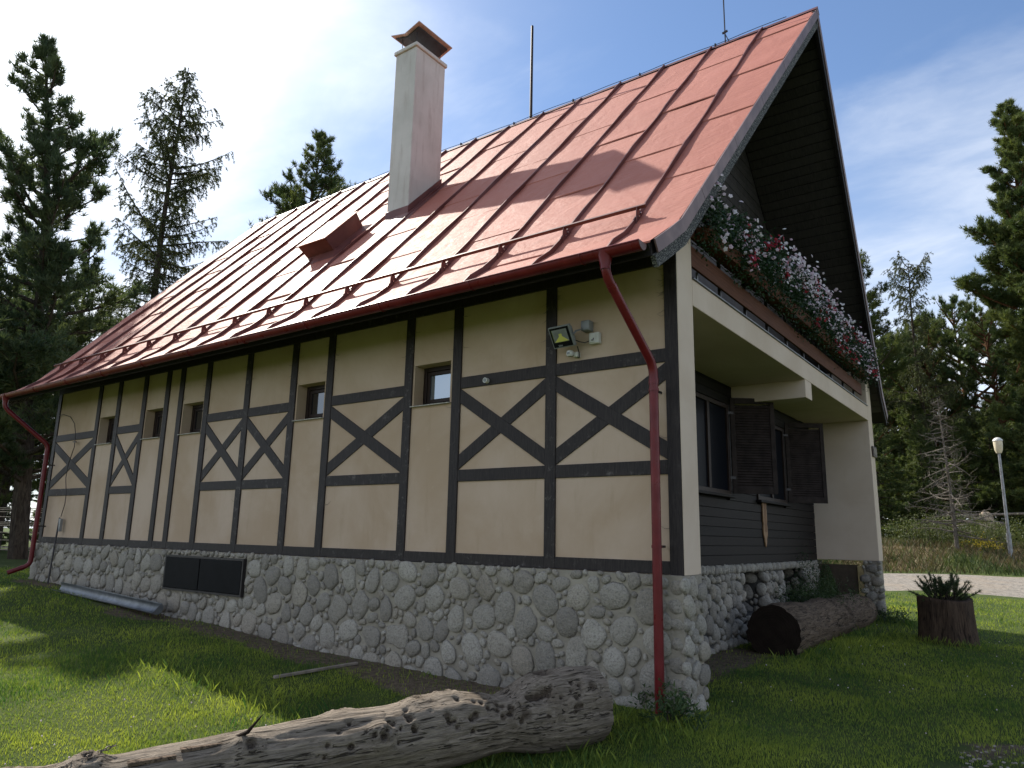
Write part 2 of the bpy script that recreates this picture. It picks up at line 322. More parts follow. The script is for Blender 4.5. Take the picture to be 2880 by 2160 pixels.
def vnoise(x, y, sc, seed=0):       # cheap smooth value noise for geometry
    x = np.asarray(x, float)*sc; y = np.asarray(y, float)*sc; xi = np.floor(x); yi = np.floor(y); fx = x-xi; fy = y-yi
    def h(a, b): return np.modf(np.abs(np.sin(a*127.1+b*311.7+seed*74.7)*43758.5453))[0]
    sx = fx*fx*(3-2*fx); sy = fy*fy*(3-2*fy)
    return (h(xi, yi)*(1-sx)+h(xi+1, yi)*sx)*(1-sy)+(h(xi, yi+1)*(1-sx)+h(xi+1, yi+1)*sx)*sy
def smooth(a, b, x): t = np.clip((np.asarray(x, float)-a)/(b-a), 0, 1); return t*t*(3-2*t)

# ------------------------------------------------------------------ ground, road
FH = np.array([-0.596, 0.803]); RH = np.array([0.803, 0.596])
def gz(x, y):
    x = np.asarray(x, float); y = np.asarray(y, float)
    wl = np.interp(x, [-40, -24, -14.7, -13.6, -11.5, -9, -7, -4.3, -3, 0, 3, 8], [.3, .24, .22, .18, .08, -.15, -.2, -.27, -.31, -.29, -.36, -.4])
    t = smooth(-.6, -4.5, y); z = wl*(1-t)+(wl*.35-.30)*t
    px, py = x-2.983, y+6.902; d = px*FH[0]+py*FH[1]; r_ = px*RH[0]+py*RH[1]
    rise = np.interp(d, [0, 13, 20, 26.5, 31, 60, 400], [0, 0, .33, .66, 1.52, 1.75, 3.0])*smooth(-3, 5, r_)
    z = z-.13*smooth(-.45, -1.2, y)*smooth(-5.5, -2.5, x)
    return z+rise+(vnoise(x, y, .9, 1)-.5)*.05+(vnoise(x, y, .25, 2)-.5)*.08
def dirt(x, y):
    a = smooth(-1.25, -.35, y)*smooth(.2, -.1, y)*smooth(-12.5, -8.5, x)*smooth(-1.0, -2.4, x)*(.45+.9*vnoise(x, y, 1.6, 17))
    b = smooth(-.1, -.75, x)*smooth(-1.6, -1.2, x)*smooth(.3, .8, y)*smooth(5.2, 3.6, y)
    e = smooth(1.25, .85, ((x-3.85)/1.9)**2+((y-.30)/1.15)**2)*.55*(.4+1.2*vnoise(x, y, 3., 14))
    c = e+.7*smooth(-15.5, -14.2, x)*smooth(-12.2, -13.4, x)*smooth(-.9, -.4, y)*smooth(.2, -.1, y)
    return np.clip(a+b+c, 0, 1)
def dryness(x, y):
    px, py = x-2.983, y+6.902; d = px*FH[0]+py*FH[1]; r_ = px*RH[0]+py*RH[1]
    return smooth(26, 27, d)*smooth(39, 33, d)*smooth(-1, 4, r_)*(.35+.65*vnoise(x, y, .35, 5))
def ground():
    n = 360; t = np.linspace(-1, 1, n); c = 4.2
    X = -4+np.sinh(c*t)/np.sinh(c)*420; Y = 1+np.sinh(c*t)/np.sinh(c)*420
    gx, gy = np.meshgrid(X, Y); V = np.stack([gx.ravel(), gy.ravel(), gz(gx.ravel(), gy.ravel())], 1)
    i = np.arange(n*n).reshape(n, n); F = np.stack([i[:-1, :-1].ravel(), i[:-1, 1:].ravel(), i[1:, 1:].ravel(), i[1:, :-1].ravel()], 1)
    o = npobj('ground', V, F, 'ground', None, {'dirt': dirt(V[:, 0], V[:, 1]), 'dry': dryness(V[:, 0], V[:, 1])}, True)
    tag(o, kind='structure')
    # gravel road behind the house
    D = np.linspace(0, 1, 15); rr = np.linspace(-6, 70, 120); g, q = np.meshgrid(rr, D)
    e0 = 19.6+.25*np.sin(g*.7)+.012*g; e1 = 25.6+.2*np.sin(g*.5+1)+.02*g; d = e0*(1-q)+e1*q
    x = 2.983+FH[0]*d+RH[0]*g; y = -6.902+FH[1]*d+RH[1]*g; z = gz(x, y)+.022-.05*(np.abs(q*2-1)**8)
    V = np.stack([x.ravel(), y.ravel(), z.ravel()], 1); i = np.arange(V.shape[0]).reshape(g.shape)
    F = np.stack([i[:-1, :-1].ravel(), i[:-1, 1:].ravel(), i[1:, 1:].ravel(), i[1:, :-1].ravel()], 1)
    tag(npobj('gravel_road', V, F, 'gravel', None, None, True), kind='structure')
    # patch of gravel at the lower right of the lawn
    ctr = np.array([3.85, .30]); an = np.linspace(0, 2*math.pi, 60, endpoint=False); V = [(ctr[0], ctr[1], float(gz(*ctr))+.03)]
    for rr_ in (.35, .7, 1.0):
        for a in an:
            rad = rr_*(1.05+.22*math.sin(3*a+1)+.12*math.sin(7*a)); x = ctr[0]+rad*math.cos(a)*1.5; y = ctr[1]+rad*math.sin(a)*.9
            V.append((x, y, float(gz(x, y))+(.02 if rr_ < .5 else .008 if rr_ < 1 else -.02)))
    F = [(0, 1+k, 1+(k+1) % 60) for k in range(60)]
    mb = MB(); mb.v = V; mb.f = F+[(1+j*60+k, 1+(j+1)*60+k, 1+(j+1)*60+(k+1) % 60, 1+j*60+(k+1) % 60) for j in (0, 1) for k in range(60)]
    tag(mb.build('gravel_path', 'gravel', smooth=True), kind='structure')
ground()

# ------------------------------------------------------------------ the house
HOUSE = thing('chalet_house', 'half timbered cream chalet with red metal roof on a cobblestone base', 'house', (-7.4, 5.0, 0))
ZS, ZT, W = 1.08, 4.187, 10.04
XL = -14.78
PX = [XL+.075, -12.804, -11.97, -10.959, -10.129, -9.643, -8.781, -7.582, -6.379, -5.519, -3.887, -3.029, -1.585, -.079]
PW = .145
WINB = {1: .0, 3: .0, 5: .0, 8: .0, 10: .0}       # bays that hold a small window
XB = [0, 2, 6, 7, 9, 11, 12]
def walls():
    mb = MB(); T = .35
    for i in range(13):
        a, b = PX[i], PX[i+1]
        if i == 0: a = XL+.01
        if i == 12: b = -.005
        if i in WINB:
            o0, o1 = a+PW/2+.03, b-PW/2-.045
            mb.box(a, b, .02, T, .95, 2.955); mb.box(a, b, .02, T, 3.51, 4.75); mb.box(a, o0, .02, T, 2.955, 3.51); mb.box(o1, b, .02, T, 2.955, 3.51)
        else: mb.box(a, b, .02, T, .95, 4.75)
    mb.build('wall', 'plaster', HOUSE)
    m2 = MB(); m2.box(XL+.01, XL+.3, T+.002, W, .95, 4.75).box(XL+.3, -1.5, W-.3, W, .95, 4.75)
    m2.prism([(XL+.012, .3, 4.75), (XL+.012, W-.3, 4.75), (XL+.012, 5.02, 9.85)], (.25, 0, 0)); m2.build('rear_wall', 'plaster', HOUSE)
    # wing walls that frame the loggia
    for y0, y1 in ((.352, .419), (9.64, 10.04)):
        MB().box(-1.25, 0, y0, y1, .95, 4.72 if y0 < 1 else 4.9).build('wing_wall', 'plaster_pale', HOUSE, bevel=.012)
    MB().box(-.004, .002, .0, .352, .951, 4.5).build('corner_face', 'plaster_pale', HOUSE)
    # timbers
    for i, x in enumerate(PX):
        h = PW/2; z0 = .895 if i == 13 else .955
        MB().box(x-h, x+h, -.004 if i != 13 else -.006, .03, z0, 4.42).build('post', 'timber', HOUSE, bevel=.006)
    for i in range(13):
        a, b = PX[i]+PW/2, PX[i+1]-PW/2
        MB().box(a, b, -.002, .025, .955+random.uniform(-.004, .004), ZS).build('sill_beam', 'timber', HOUSE, bevel=.005)
    for i in XB:
        a, b = PX[i]+PW/2, PX[i+1]-PW/2
        for z0, z1 in ((3.112, 3.258), (1.94, 2.085)): MB().box(a, b, .001, .026, z0, z1).build('rail', 'timber', HOUSE, bevel=.005)
        z0, z1 = 2.087, 3.110; d = .1
        q = lambda f, y: MB().prism([(x, y, z) for x, z in f], (0, .03-y, 0))
        wv = .085
        f1 = [(a, z1), (a, z1-wv-.10), (b-.0, z0), (b, z0+wv+.10)]
        f2 = [(a, z0), (b, z1-wv-.10), (b, z1), (a, z0+wv+.10)]
        q(f1, .002).build('brace', 'timber', HOUSE, bevel=.004); q(f2, .006).build('brace', 'timber', HOUSE, bevel=.004)
    for k in range(5):
        x0 = XL+k*(-XL)/5; MB().box(x0+.002, x0-XL/5-.002, -.012, .02, ZT, 4.42).build('eave_board', 'timber', HOUSE, bevel=.005)
    # windows in their niches
    for n_, i in enumerate(WINB):
        a, b = PX[i]+PW/2+.03, PX[i+1]-PW/2-.045; z0, z1 = 2.955, 3.51; y = .19
        f = MB(); t = .06
        f.box(a, a+t, y, y+.06, z0, z1).box(b-t, b, y, y+.06, z0, z1).box(a+t, b-t, y, y+.06, z0, z0+t).box(a+t, b-t, y, y+.06, z1-t, z1)
        wd = f.build('window', 'window_frame', HOUSE, bevel=.006)
        c = MB(); a2, b2, z2, z3 = a+t+.004, b-t-.004, z0+t+.004, z1-t-.004; s = .05
        c.box(a2, a2+s, y+.012, y+.05, z2, z3).box(b2-s, b2, y+.012, y+.05, z2, z3).box(a2+s, b2-s, y+.012, y+.05, z2, z2+s).box(a2+s, b2-s, y+.012, y+.05, z3-s, z3)
        c.build('sash', 'window_frame', wd, bevel=.005)
        MB().box(a2+s, b2-s, y+.03, y+.04, z2+s, z3-s).build('pane', 'glass' if i != 10 else 'glass_sky', wd)
        MB().hexa([(a-.03, -.025, z0-.012), (b+.02, -.025, z0-.012), (b+.02, y, z0-.004), (a-.03, y, z0-.004), (a-.03, -.025, z0), (b+.02, -.025, z0), (b+.02, y, z0+.012), (a-.03, y, z0+.012)]).build('sill', 'stone_pale', wd)
walls()

# -- cobble base
def ico(seed):
    rg = np.random.default_rng(seed); bm = bmesh.new(); bmesh.ops.create_icosphere(bm, subdivisions=2, radius=1.0)
    P = np.array([v.co[:] for v in bm.verts]); k = rg.normal(size=(5, 3)); a = rg.uniform(.03, .11, 5); ph = rg.uniform(0, 6, 5)
    s = 1+sum(a[j]*np.sin(P@(k[j]*1.7)+ph[j]) for j in range(5)); pw = rg.uniform(.78, .95); P = np.sign(P)*np.abs(P)**pw*s[:, None]
    P[:, 0] /= np.abs(P[:, 0]).max(); P[:, 2] /= np.abs(P[:, 2]).max(); P[:, 1] /= np.abs(P[:, 1]).max()
    F = np.array([[v.index for v in f.verts] for f in bm.faces]); bm.free(); return P, F
STV = [ico(100+i) for i in range(14)]
STM = [npmesh('stone', P, F, 'cobble', {'rnd': np.full(len(P), i*.37 % 1)}, True) for i, (P, F) in enumerate(STV)]
def pack(u0, u1, v0, v1, excl, sizes, seed, vert=0., res=.012):
    rg = np.random.default_rng(seed); nu, nv = int((u1-u0)/res), int((v1-v0)/res); occ = np.zeros((nu, nv), bool); outl = []
    for a, b, c, d in excl: occ[max(0, int((a-u0)/res)):max(0, int((b-u0)/res)), max(0, int((c-v0)/res)):max(0, int((d-v0)/res))] = True
    for r_, tries, asp in sizes:
        tries = int(tries*(u1-u0)*(v1-v0))
        for _ in range(tries):
            cu, cv = rg.uniform(u0, u1), rg.uniform(v0, v1); i, j = int((cu-u0)/res), int((cv-v0)/res)
            if i >= nu or j >= nv or occ[i, j]: continue
            k = rg.uniform(1, asp); rr = r_*rg.uniform(.88, 1.12); A, B = rr*math.sqrt(k), rr/math.sqrt(k)
            an = rg.uniform(0, math.pi) if rg.random() > vert else math.pi/2+rg.normal()*.18
            m = int(A/res)+2; i0, i1, j0, j1 = max(0, i-m), min(nu, i+m+1), max(0, j-m), min(nv, j+m+1)
            U, Vv = np.meshgrid((np.arange(i0, i1)-i)*res, (np.arange(j0, j1)-j)*res, indexing='ij')
            p = (U*math.cos(an)+Vv*math.sin(an))/A; q = (-U*math.sin(an)+Vv*math.cos(an))/B; e = (np.abs(p)**2.4+np.abs(q)**2.4) < 1.0
            if (occ[i0:i1, j0:j1] & e).any(): continue
            if cv+math.hypot(A*math.sin(an), B*math.cos(an)) > v1+.012 or cu-A*.5 < u0-.05 or cu+A*.5 > u1+.05: continue
            occ[i0:i1, j0:j1] |= e; outl.append((cu, cv, A, B, an))
    return outl
def stones():
    mb = MB()
    mb.box(XL-.02, -.02, -.055, .30, -.6, .948)
    mb.box(-1.24, .0, -.0555, .42, -.6, .947)                     # near pier
    mb.box(-.30, -.02, 9.62, 10.04, -.6, .945); mb.box(XL-.02, XL+.3, .3, 10.04, -.6, .948); mb.box(XL+.3, -1.6, 9.7, 10.04, -.6, .948)
    base = mb.build('stone_base', 'mortar', HOUSE)
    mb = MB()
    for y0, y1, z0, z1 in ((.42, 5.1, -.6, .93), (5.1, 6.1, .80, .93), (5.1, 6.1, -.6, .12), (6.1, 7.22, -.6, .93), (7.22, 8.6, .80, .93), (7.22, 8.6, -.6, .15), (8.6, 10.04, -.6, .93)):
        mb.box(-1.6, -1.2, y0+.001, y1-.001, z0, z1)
    mb.build('recess_core', 'gap_shade', HOUSE)  # core coloured near black, painting the shade in the gaps between stones
    S = [(.155, 70, 1.35), (.128, 240, 1.4), (.104, 420, 1.5), (.084, 700, 1.55), (.066, 900, 1.6), (.052, 1100, 1.8), (.040, 1300, 1.8), (.030, 1200, 1.7)]
    items = []      # (pos, 3x3 axes, scale, variant)
    rg = np.random.default_rng(5)
    def put(lst, face, prot):
        for u, v, A, B, an in lst:
            dp = min(.050, (.020+.25*min(A, B)))*prot
            if face == 'front': pos = Vector((u, -.055-.004, v)); X, Y, Z = Vector((1,0,0)), Vector((0,1,0)), Vector((0,0,1))
            elif face == 'pier': pos = Vector((0.004, u, v)); X, Y, Z = Vector((0,1,0)), Vector((-1,0,0)), Vector((0,0,1))
            elif face == 'recess': pos = Vector((-1.196, u, v)); X, Y, Z = Vector((0,1,0)), Vector((-1,0,0)), Vector((0,0,1))
            elif isinstance(face, float): pos = Vector((u, face-.004, v)); X, Y, Z = Vector((1,0,0)), Vector((0,1,0)), Vector((0,0,1))
            else: pos = Vector((u, 9.616, v)); X, Y, Z = Vector((1,0,0)), Vector((0,1,0)), Vector((0,0,1))
            c, s = math.cos(an), math.sin(an); X2 = X*c+Z*s; Z2 = -X*s+Z*c
            items.append((pos, X2, Y, Z2, (A*1.07, dp, B*1.07), int(rg.integers(14))))
    put(pack(XL, -.16, -.45, .955, [(-9.36, -7.06, .30, .87)], S, 11), 'front', 1.0)
    put(pack(-.03, .43, -.45, .95, [], [(.11, 200, 1.3), (.09, 400, 1.5), (.07, 700, 1.6), (.05, 900, 1.6), (.035, 900, 1.6)], 12), 'pier', 1.05)
    # big quoin stones up the corner
    z = -.32
    while z < .90:
        h = rg.uniform(.07, .105); items.append((Vector((-.065, -.0, z+h)), Vector((1, 0, 0)), Vector((0, 1, 0)), Vector((0, 0, 1)), (rg.uniform(.10, .14), .085, h), int(rg.integers(14)))); z += 2*h*.98
    rec = pack(.45, 9.6, -.45, .80, [(5.08, 6.12, .12, .82), (7.2, 8.62, .15, .82)], [(.105, 200, 1.7), (.085, 380, 1.8), (.068, 600, 1.8), (.05, 900, 1.8), (.036, 1000, 1.8)], 13, .55)
    u = .47
    while u < 9.55:
        wd = rg.uniform(.034, .058); rec.append((u+wd, .862+rg.normal()*.006, .070, wd*.93, math.pi/2+rg.normal()*.10)); u += 2*wd*1.02
    put(rec, 'recess', 1.6)
    put(pack(-.31, .02, -.45, .95, [], [(.10, 300, 1.4), (.07, 700, 1.5), (.05, 900, 1.6), (.035, 900, 1.6)], 14), 'far', 1.5)
    # rim stones inside the two openings
    for ya in (6.1, 8.6): put(pack(-1.6, -1.18, .10, .82, [], [(.10, 300, 1.6), (.075, 700, 1.6), (.05, 900, 1.6), (.035, 900, 1.6)], int(ya*10)), ya, 1.5)
    size = lambda it: max(it[4][0], it[4][2])/max(2., (it[0]-CAM).length)
    items.sort(key=size, reverse=True); Vs, Fs, A_, n = [], [], [], 0
    for k, (pos, X, Y, Z, sc, vi) in enumerate(items):
        if k < 300:
            o = bpy.data.objects.new('stone', STM[vi]); link(o, base)
            Mx = Matrix((X*sc[0], Y*sc[1], Z*sc[2])).transposed().to_4x4(); Mx.translation = pos; o.matrix_local = Mx
        else:
            P, F = STV[vi]; Mx = np.array((X*sc[0], Y*sc[1], Z*sc[2])); Vs.append(P@Mx+np.array(pos)); Fs.append(F+n); n += len(P); A_.append(np.full(len(P), rg.random()))
    o = npobj('small_stones', np.concatenate(Vs), np.concatenate(Fs), 'cobble', base, {'rnd': np.concatenate(A_)}, True); o['kind'] = 'stuff'
    # black metal hatch with two leaves
    h = MB(); x0, x1, xm, z0, z1 = -9.30, -7.11, -8.26, .335, .838
    h.box(x0-.03, x1+.03, -.115, -.05, z1, z1+.03).box(x0-.03, x1+.03, -.115, -.05, z0-.03, z0).box(x0-.03, x0, -.115, -.05, z0, z1).box(x1, x1+.03, -.115, -.05, z0, z1)
    hp = h.build('cellar_hatch', 'dark_steel', HOUSE)
    for a, b in ((x0+.006, xm-.012), (xm+.012, x1-.006)): MB().box(a, b, -.12, -.06, z0+.006, z1-.006).build('leaf', 'black_hatch', hp, bevel=.006)
    # cellar windows in the recess: dark void lined with stone
    for y0, y1 in ((5.1, 6.1), (7.22, 8.6)): MB().box(-1.62, -1.60, y0, y1, .1, .82).build('cellar_window', 'black_hatch', HOUSE)
    d = MB().box(-1.195, -.42, 9.66, 9.70, -.3, .86).build('cellar_door', 'patio_door', HOUSE); MB().box(-.42, -.31, 9.60, 9.70, -.35, .84).build('door_post', 'post_yellow', d, bevel=.01)
stones()

# -- roof
YR, ZR = 5.02, 10.35
ang = math.atan2(1.1, 1.0); Lm = (YR+.33)/math.cos(ang); kz = ZR-1.1*(YR+.33); ey, ez = -.93, 4.045; Lf = math.hypot(-.33-ey, kz-ez); LT = Lm+Lf
def prof(s):      # s from eave (0) to ridge (LT): (y, z, ny, nz) of the near slope
    if s < Lf: t = s/Lf; a0 = math.atan2(kz-ez, -.33-ey); y = ey+t*(-.33-ey); z = ez+t*(kz-ez)
    else: a0 = ang; t = s-Lf; y = -.33+t*math.cos(ang); z = kz+t*math.sin(ang)
    bl = float(smooth(Lf-.25, Lf+.25, s)); a1 = math.atan2(kz-ez, -.33-ey)*(1-bl)+ang*bl
    return y, z, -math.sin(a1), math.cos(a1)
def rp(x, s, h=0.): y, z, ny, nz = prof(s); return Vector((x, y+ny*h, z+nz*h))
def vx(s): return .150+.385*s/LT          # verge leans out towards the ridge
def vxl(s): return -15.30-.32*s/LT
SEAM = [-.39-.945*i for i in range(16)]
def roof():
    deck = MB(); n = 16
    ss = [0, Lf*.5, Lf, Lf+.4]+list(np.linspace(Lf+.8, LT, n))
    def slab(far, h0, h1):
        f = (lambda p: Vector((p.x, 2*YR-p.y, p.z))) if far else (lambda p: p)
        v = []
        for s in ss: v += [f(rp(vxl(s)+.03, s, h0)), f(rp(vx(s)-.03, s, h0)), f(rp(vx(s)-.03, s, h1)), f(rp(vxl(s)+.03, s, h1))]
        fc = [(4*i+a, 4*i+b, 4*i+4+b, 4*i+4+a) for i in range(len(ss)-1) for a, b in ((0,1),(1,2),(2,3),(3,0))]+[(0,1,2,3), tuple(4*(len(ss)-1)+k for k in range(4))]
        deck.add(v, fc)
    slab(False, -.12, -.004); slab(True, -.12, -.004)
    rf = deck.build('roof', 'dark_boards', HOUSE)
    edges = [None]+SEAM+[None]
    def sheet(c, s0, s1, far):
        k = max(2, int((s1-s0)/.22)); v = []; rj = random.uniform(-.003, .003)
        for i in range(k+1):
            s = s0+(s1-s0)*i/k; xa = vxl(s) if edges[c+1] is None else edges[c+1]+.003; xb = vx(s) if edges[c] is None else edges[c]-.003
            lift = .012*(1-i/k)
            m = 5
            for j in range(m):
                t = j/(m-1); bulge = .006*math.sin(math.pi*t)*math.sin(i*1.3+c)
                p = rp(xa+(xb-xa)*t, s, lift+rj+bulge+.004); v.append(Vector((p.x, 2*YR-p.y, p.z)) if far else p)
        m = 5; mb = MB(); mb.v = [tuple(p) for p in v]; mb.f = [(i*m+j, i*m+j+1, (i+1)*m+j+1, (i+1)*m+j) for i in range(k) for j in range(m-1)]
        # folded lip along the lower edge
        o = len(mb.v)
        for i in range(m): p = Vector(v[i]); mb.v.append((p.x, p.y, p.z-.02))
        mb.f += [(i, i+1, o+i+1, o+i) for i in range(m-1)]
        mb.build('sheet', 'roof_sheet', rf, smooth=True)
    first = [4.05, 1.85]        # near-slope cross folds (z); measured for the first panel, the next one is staggered
    zf = [5.50, 6.91, 8.33, 9.81]
    s_of = lambda z: Lf+(z-kz)/math.sin(ang)
    for c in range(17):
        off = (0, .62, .28, .84, .45)[c % 5]; cuts = sorted(s for s in [s_of(z+off*1.42-1.42*(off > .5)) for z in zf]+[s_of(5.5-1.42+off*1.42)] if .5 < s < LT-.25)
        cuts = [0]+cuts+[LT]
        for a, b in zip(cuts[:-1], cuts[1:]): sheet(c, a, b, False)
    for c in range(17): sheet(c, 0, LT, True)
    for i, x in enumerate(SEAM):
        for far in (False, True):
            mb = MB(); k = 30; ph = random.uniform(0, 6); v = []
            for j in range(k+1):
                s = .05+(LT-.08)*j/k; wob = .009*math.sin(j*.9+ph)+random.uniform(-.006, .006); hh = .058+.008*math.sin(j*.7+ph*2)
                if j == 0: hh = .008
                for dx, h in ((-.012, .0), (-.004+wob, hh), (.012+wob, hh), (.014, .0)):
                    p = rp(x+dx, s, h); v.append((p.x, 2*YR-p.y, p.z) if far else tuple(p))
            mb.v = v; mb.f = [(4*a+b, 4*a+b+1, 4*a+5+b, 4*a+4+b) for a in range(k) for b in range(3)]+[(0, 1, 2, 3), (4*k+3, 4*k+2, 4*k+1, 4*k)]
            mb.build('seam', 'seam_red', rf)
    # ridge cap
    a = ZR+.03; MB().prism([(-15.66, YR-.10, a-.10), (-15.66, YR, a+.012), (-15.66, YR+.10, a-.10), (-15.66, YR, a-.02)], (16.22, 0, 0)).build('ridge_cap', 'seam_red', rf)
    # verge flashing and the flaking board under it, both gable ends
    for far in (False, True):
        fl = (lambda p: (p.x, 2*YR-p.y, p.z)) if far else tuple
        for end in (0, 1):
            X = vx if end == 0 else vxl; sg = 1 if end == 0 else -1
            for nm, mt, h0, h1, w0, w1 in (('verge_flashing', 'verge_metal', -.125, .012, .004, .022), ('verge_board', 'flaking_fascia', -.25, -.128, -.045, .004)):
                cut = np.linspace(0 if nm == 'verge_board' else .06, LT-.0, 7)
                for a, b in zip(cut[:-1], cut[1:]):
                    ks = np.linspace(a+.004, b-.004, 5); v = []
                    for s in ks: v += [fl(rp(X(s)+sg*w0, s, h0)), fl(rp(X(s)+sg*w1, s, h0)), fl(rp(X(s)+sg*w1, s, h1)), fl(rp(X(s)+sg*w0, s, h1))]
                    mb = MB(); mb.v = v; mb.f = [(4*i+p, 4*i+q, 4*i+4+q, 4*i+4+p) for i in range(4) for p, q in ((0,1),(1,2),(2,3),(3,0))]+[(0,1,2,3), (16,17,18,19)]
                    mb.build(nm, mt if not (far and nm == 'verge_board') else 'dark_boards', rf)
    # boards lining the gable overhang
    for far in (True, False):
        fl = (lambda p: (p.x, 2*YR-p.y, p.z)) if far else tuple
        s = .35
        while s < LT-.12:
            e = min(s+.168, LT-.1); q = [rp(-1.19, s, -.125), rp(vx(s)-.05, s, -.125), rp(vx(e)-.05, e, -.125), rp(-1.19, e, -.125)]; q2 = [rp(-1.19, s, -.147), rp(vx(s)-.05, s, -.147), rp(vx(e)-.05, e, -.147), rp(-1.19, e, -.147)]
            MB().hexa([fl(p) for p in q2+q]).build('soffit_board', 'soffit', rf, bevel=.008); s += .180
    # eave soffit
    for far in (False, True):
        MB().box(-15.27, .13, (-.885 if not far else W+.862), (-.862 if not far else W+.885), 3.93, 4.05).build('fascia_board', 'dark_boards', rf)
    # gutters
    for far in (False, True):
        yc = -1.0 if not far else 2*YR+1.0; zc = 4.03; rr = .078; v = []; m = 10
        for x in (-15.42, .10):
            for k in range(m+1): t = math.pi+math.pi*k/m; v.append((x, yc+rr*math.cos(t), zc+rr*math.sin(t)))
            for k in range(m+1): t = 2*math.pi-math.pi*k/m; v.append((x, yc+(rr-.005)*math.cos(t), zc+(rr-.005)*math.sin(t)))
        q = 2*(m+1); mb = MB(); mb.v = v; mb.f = [(k, (k+1) % q, (k+1) % q+q, k+q) for k in range(q)]
        g = mb.build('gutter', 'gutter_red', HOUSE, smooth=True)
        MB().tube([(-15.42, yc-rr, zc), (.10, yc-rr, zc)], .010, 6).build('bead', 'gutter_red', g, smooth=True)
        for x in (-15.42, .097): MB().prism([(x, yc+rr*1.02*math.cos(math.pi+math.pi*k/12), zc+rr*1.02*math.sin(math.pi+math.pi*k/12)+.004) for k in range(13)], (.006, 0, 0)).build('end_cap', 'verge_metal' if x > -1 else 'gutter_red', g)
        for x in [-.55-1.42*k for k in range(11)]:
            mb = MB(); pts = [(x, yc+(rr+.004)*math.cos(math.pi+math.pi*k/10), zc+(rr+.004)*math.sin(math.pi+math.pi*k/10)) for k in range(11)]
            mb.tube(pts, .007, 5).build('bracket', 'gutter_red', g)
    # downpipes
    def pipe(pts, clamps, r_=.047):
        P = [Vector(p) for p in pts]; path = [P[0]]
        for i in range(1, len(P)-1):
            a = (P[i-1]-P[i]).normalized(); b = (P[i+1]-P[i]).normalized()
            for t in np.linspace(0, 1, 6): path.append(P[i]+a*.11*(1-t)**2+b*.11*t**2)
        path.append(P[-1]); o = MB().tube(path, r_, 14).build('downpipe', 'gutter_red', HOUSE, smooth=True)
        for c in clamps: MB().tube([Vector(c)-Vector((0, 0, .014)), Vector(c)+Vector((0, 0, .014))], r_+.006, 14).build('clamp', 'gutter_red', o, smooth=True); MB().box(c[0]-.006, c[0]+.006, c[1], .0, c[2]-.012, c[2]+.012).build('clamp_pin', 'dark_steel', o)
        for i in range(1, len(P)-1): MB().tube([P[i]+(P[i+1]-P[i]).normalized()*.13, P[i]+(P[i+1]-P[i]).normalized()*.19], r_+.004, 14).build('collar', 'gutter_red', o, smooth=True)
        MB().lathe([(.085, .09), (.075, .05), (r_+.004, -.05), (r_+.004, -.09)], P[0], 14).build('outlet', 'gutter_red', o, smooth=True)
    pipe([(-.30, -1.0, 3.93), (-.30, -1.0, 3.80), (-.20, -.19, 3.03), (-.20, -.19, -.36)], [(-.20, -.19, 2.78), (-.20, -.19, 1.22)])
    pipe([(-14.86, -1.0, 3.93), (-14.86, -1.0, 3.76), (-14.5, -.19, 3.02), (-14.5, -.19, .50), (-14.62, -.55, .34)], [(-14.5, -.19, 2.6), (-14.5, -.19, 1.3)])
    # snow guard: angle rail on seam clamps
    sg = Lf+.36; rl = MB(); x0, x1 = SEAM[-1]-.35, SEAM[0]+.12
    a, b = rp(x0, sg+.05, .135), rp(x1, sg+.05, .135); y_, z_, ny, nz = prof(sg+.3); nn = Vector((0, ny, nz)); tt = Vector((0, nz, -ny))
    rl.bar(a, b, .034, .005, nn); rl.bar(a-nn*.018-tt*.017, b-nn*.018-tt*.017, .034, .005, tt)
    sn = rl.build('snow_guard', 'seam_red', HOUSE)
    for x in SEAM:
        p = [rp(x+.018, sg-.14, .01), rp(x+.018, sg+.14, .01), rp(x+.018, sg+.05, .055), rp(x+.018, sg+.075, .118), rp(x+.018, sg+.03, .135), rp(x+.018, sg-.02, .11)]
        MB().prism(p, (.008, 0, 0)).build('bracket', 'seam_red', sn)
        for ds, h in ((-.03, .045), (.05, .045)):
            q = rp(x+.028, sg+ds, h); MB().tube([q, q+Vector((.012, 0, 0))], .011, 6).build('bolt', 'chrome', sn)
    # roof hatch box
    s0 = Lf+(6.41-kz)/math.sin(ang); s1 = s0+.98; xa, xb = -8.13, -7.38
    h = MB(); h.hexa([rp(xa, s0, 0), rp(xb, s0, 0), rp(xb, s1, 0), rp(xa, s1, 0), rp(xa-.02, s0-.05, .34), rp(xb+.02, s0-.05, .34), rp(xb+.02, s1+.02, .34), rp(xa-.02, s1+.02, .34)])
    hb = h.build('roof_hatch', 'seam_red', HOUSE, bevel=.01)
    h = MB(); h.hexa([rp(xa-.05, s0-.08, .342), rp(xb+.05, s0-.08, .342), rp(xb+.05, s1+.05, .342), rp(xa-.05, s1+.05, .342), rp(xa-.05, s0-.08, .36), rp(xb+.05, s0-.08, .36), rp(xb+.05, s1+.05, .36), rp(xa-.05, s1+.05, .36)]); h.build('lid', 'roof_sheet', hb)
    h = MB(); h.hexa([rp(xa-.10, s0-.22, .014), rp(xb+.14, s0-.22, .014), rp(xb+.14, s1+.12, .014), rp(xa-.10, s1+.12, .014), rp(xa-.0, s0-.01, .07), rp(xb+.01, s0-.01, .07), rp(xb+.01, s1, .07), rp(xa-.0, s1, .07)]); h.build('flashing', 'seam_red', hb)
    # chimney
    cx0, cx1, cy0, cy1 = -6.70, -6.14, 2.03, 2.87
    ch = MB().box(cx0, cx1, cy0, cy1, 6.6, 10.63).build('chimney', 'chimney_render', HOUSE, bevel=.012)
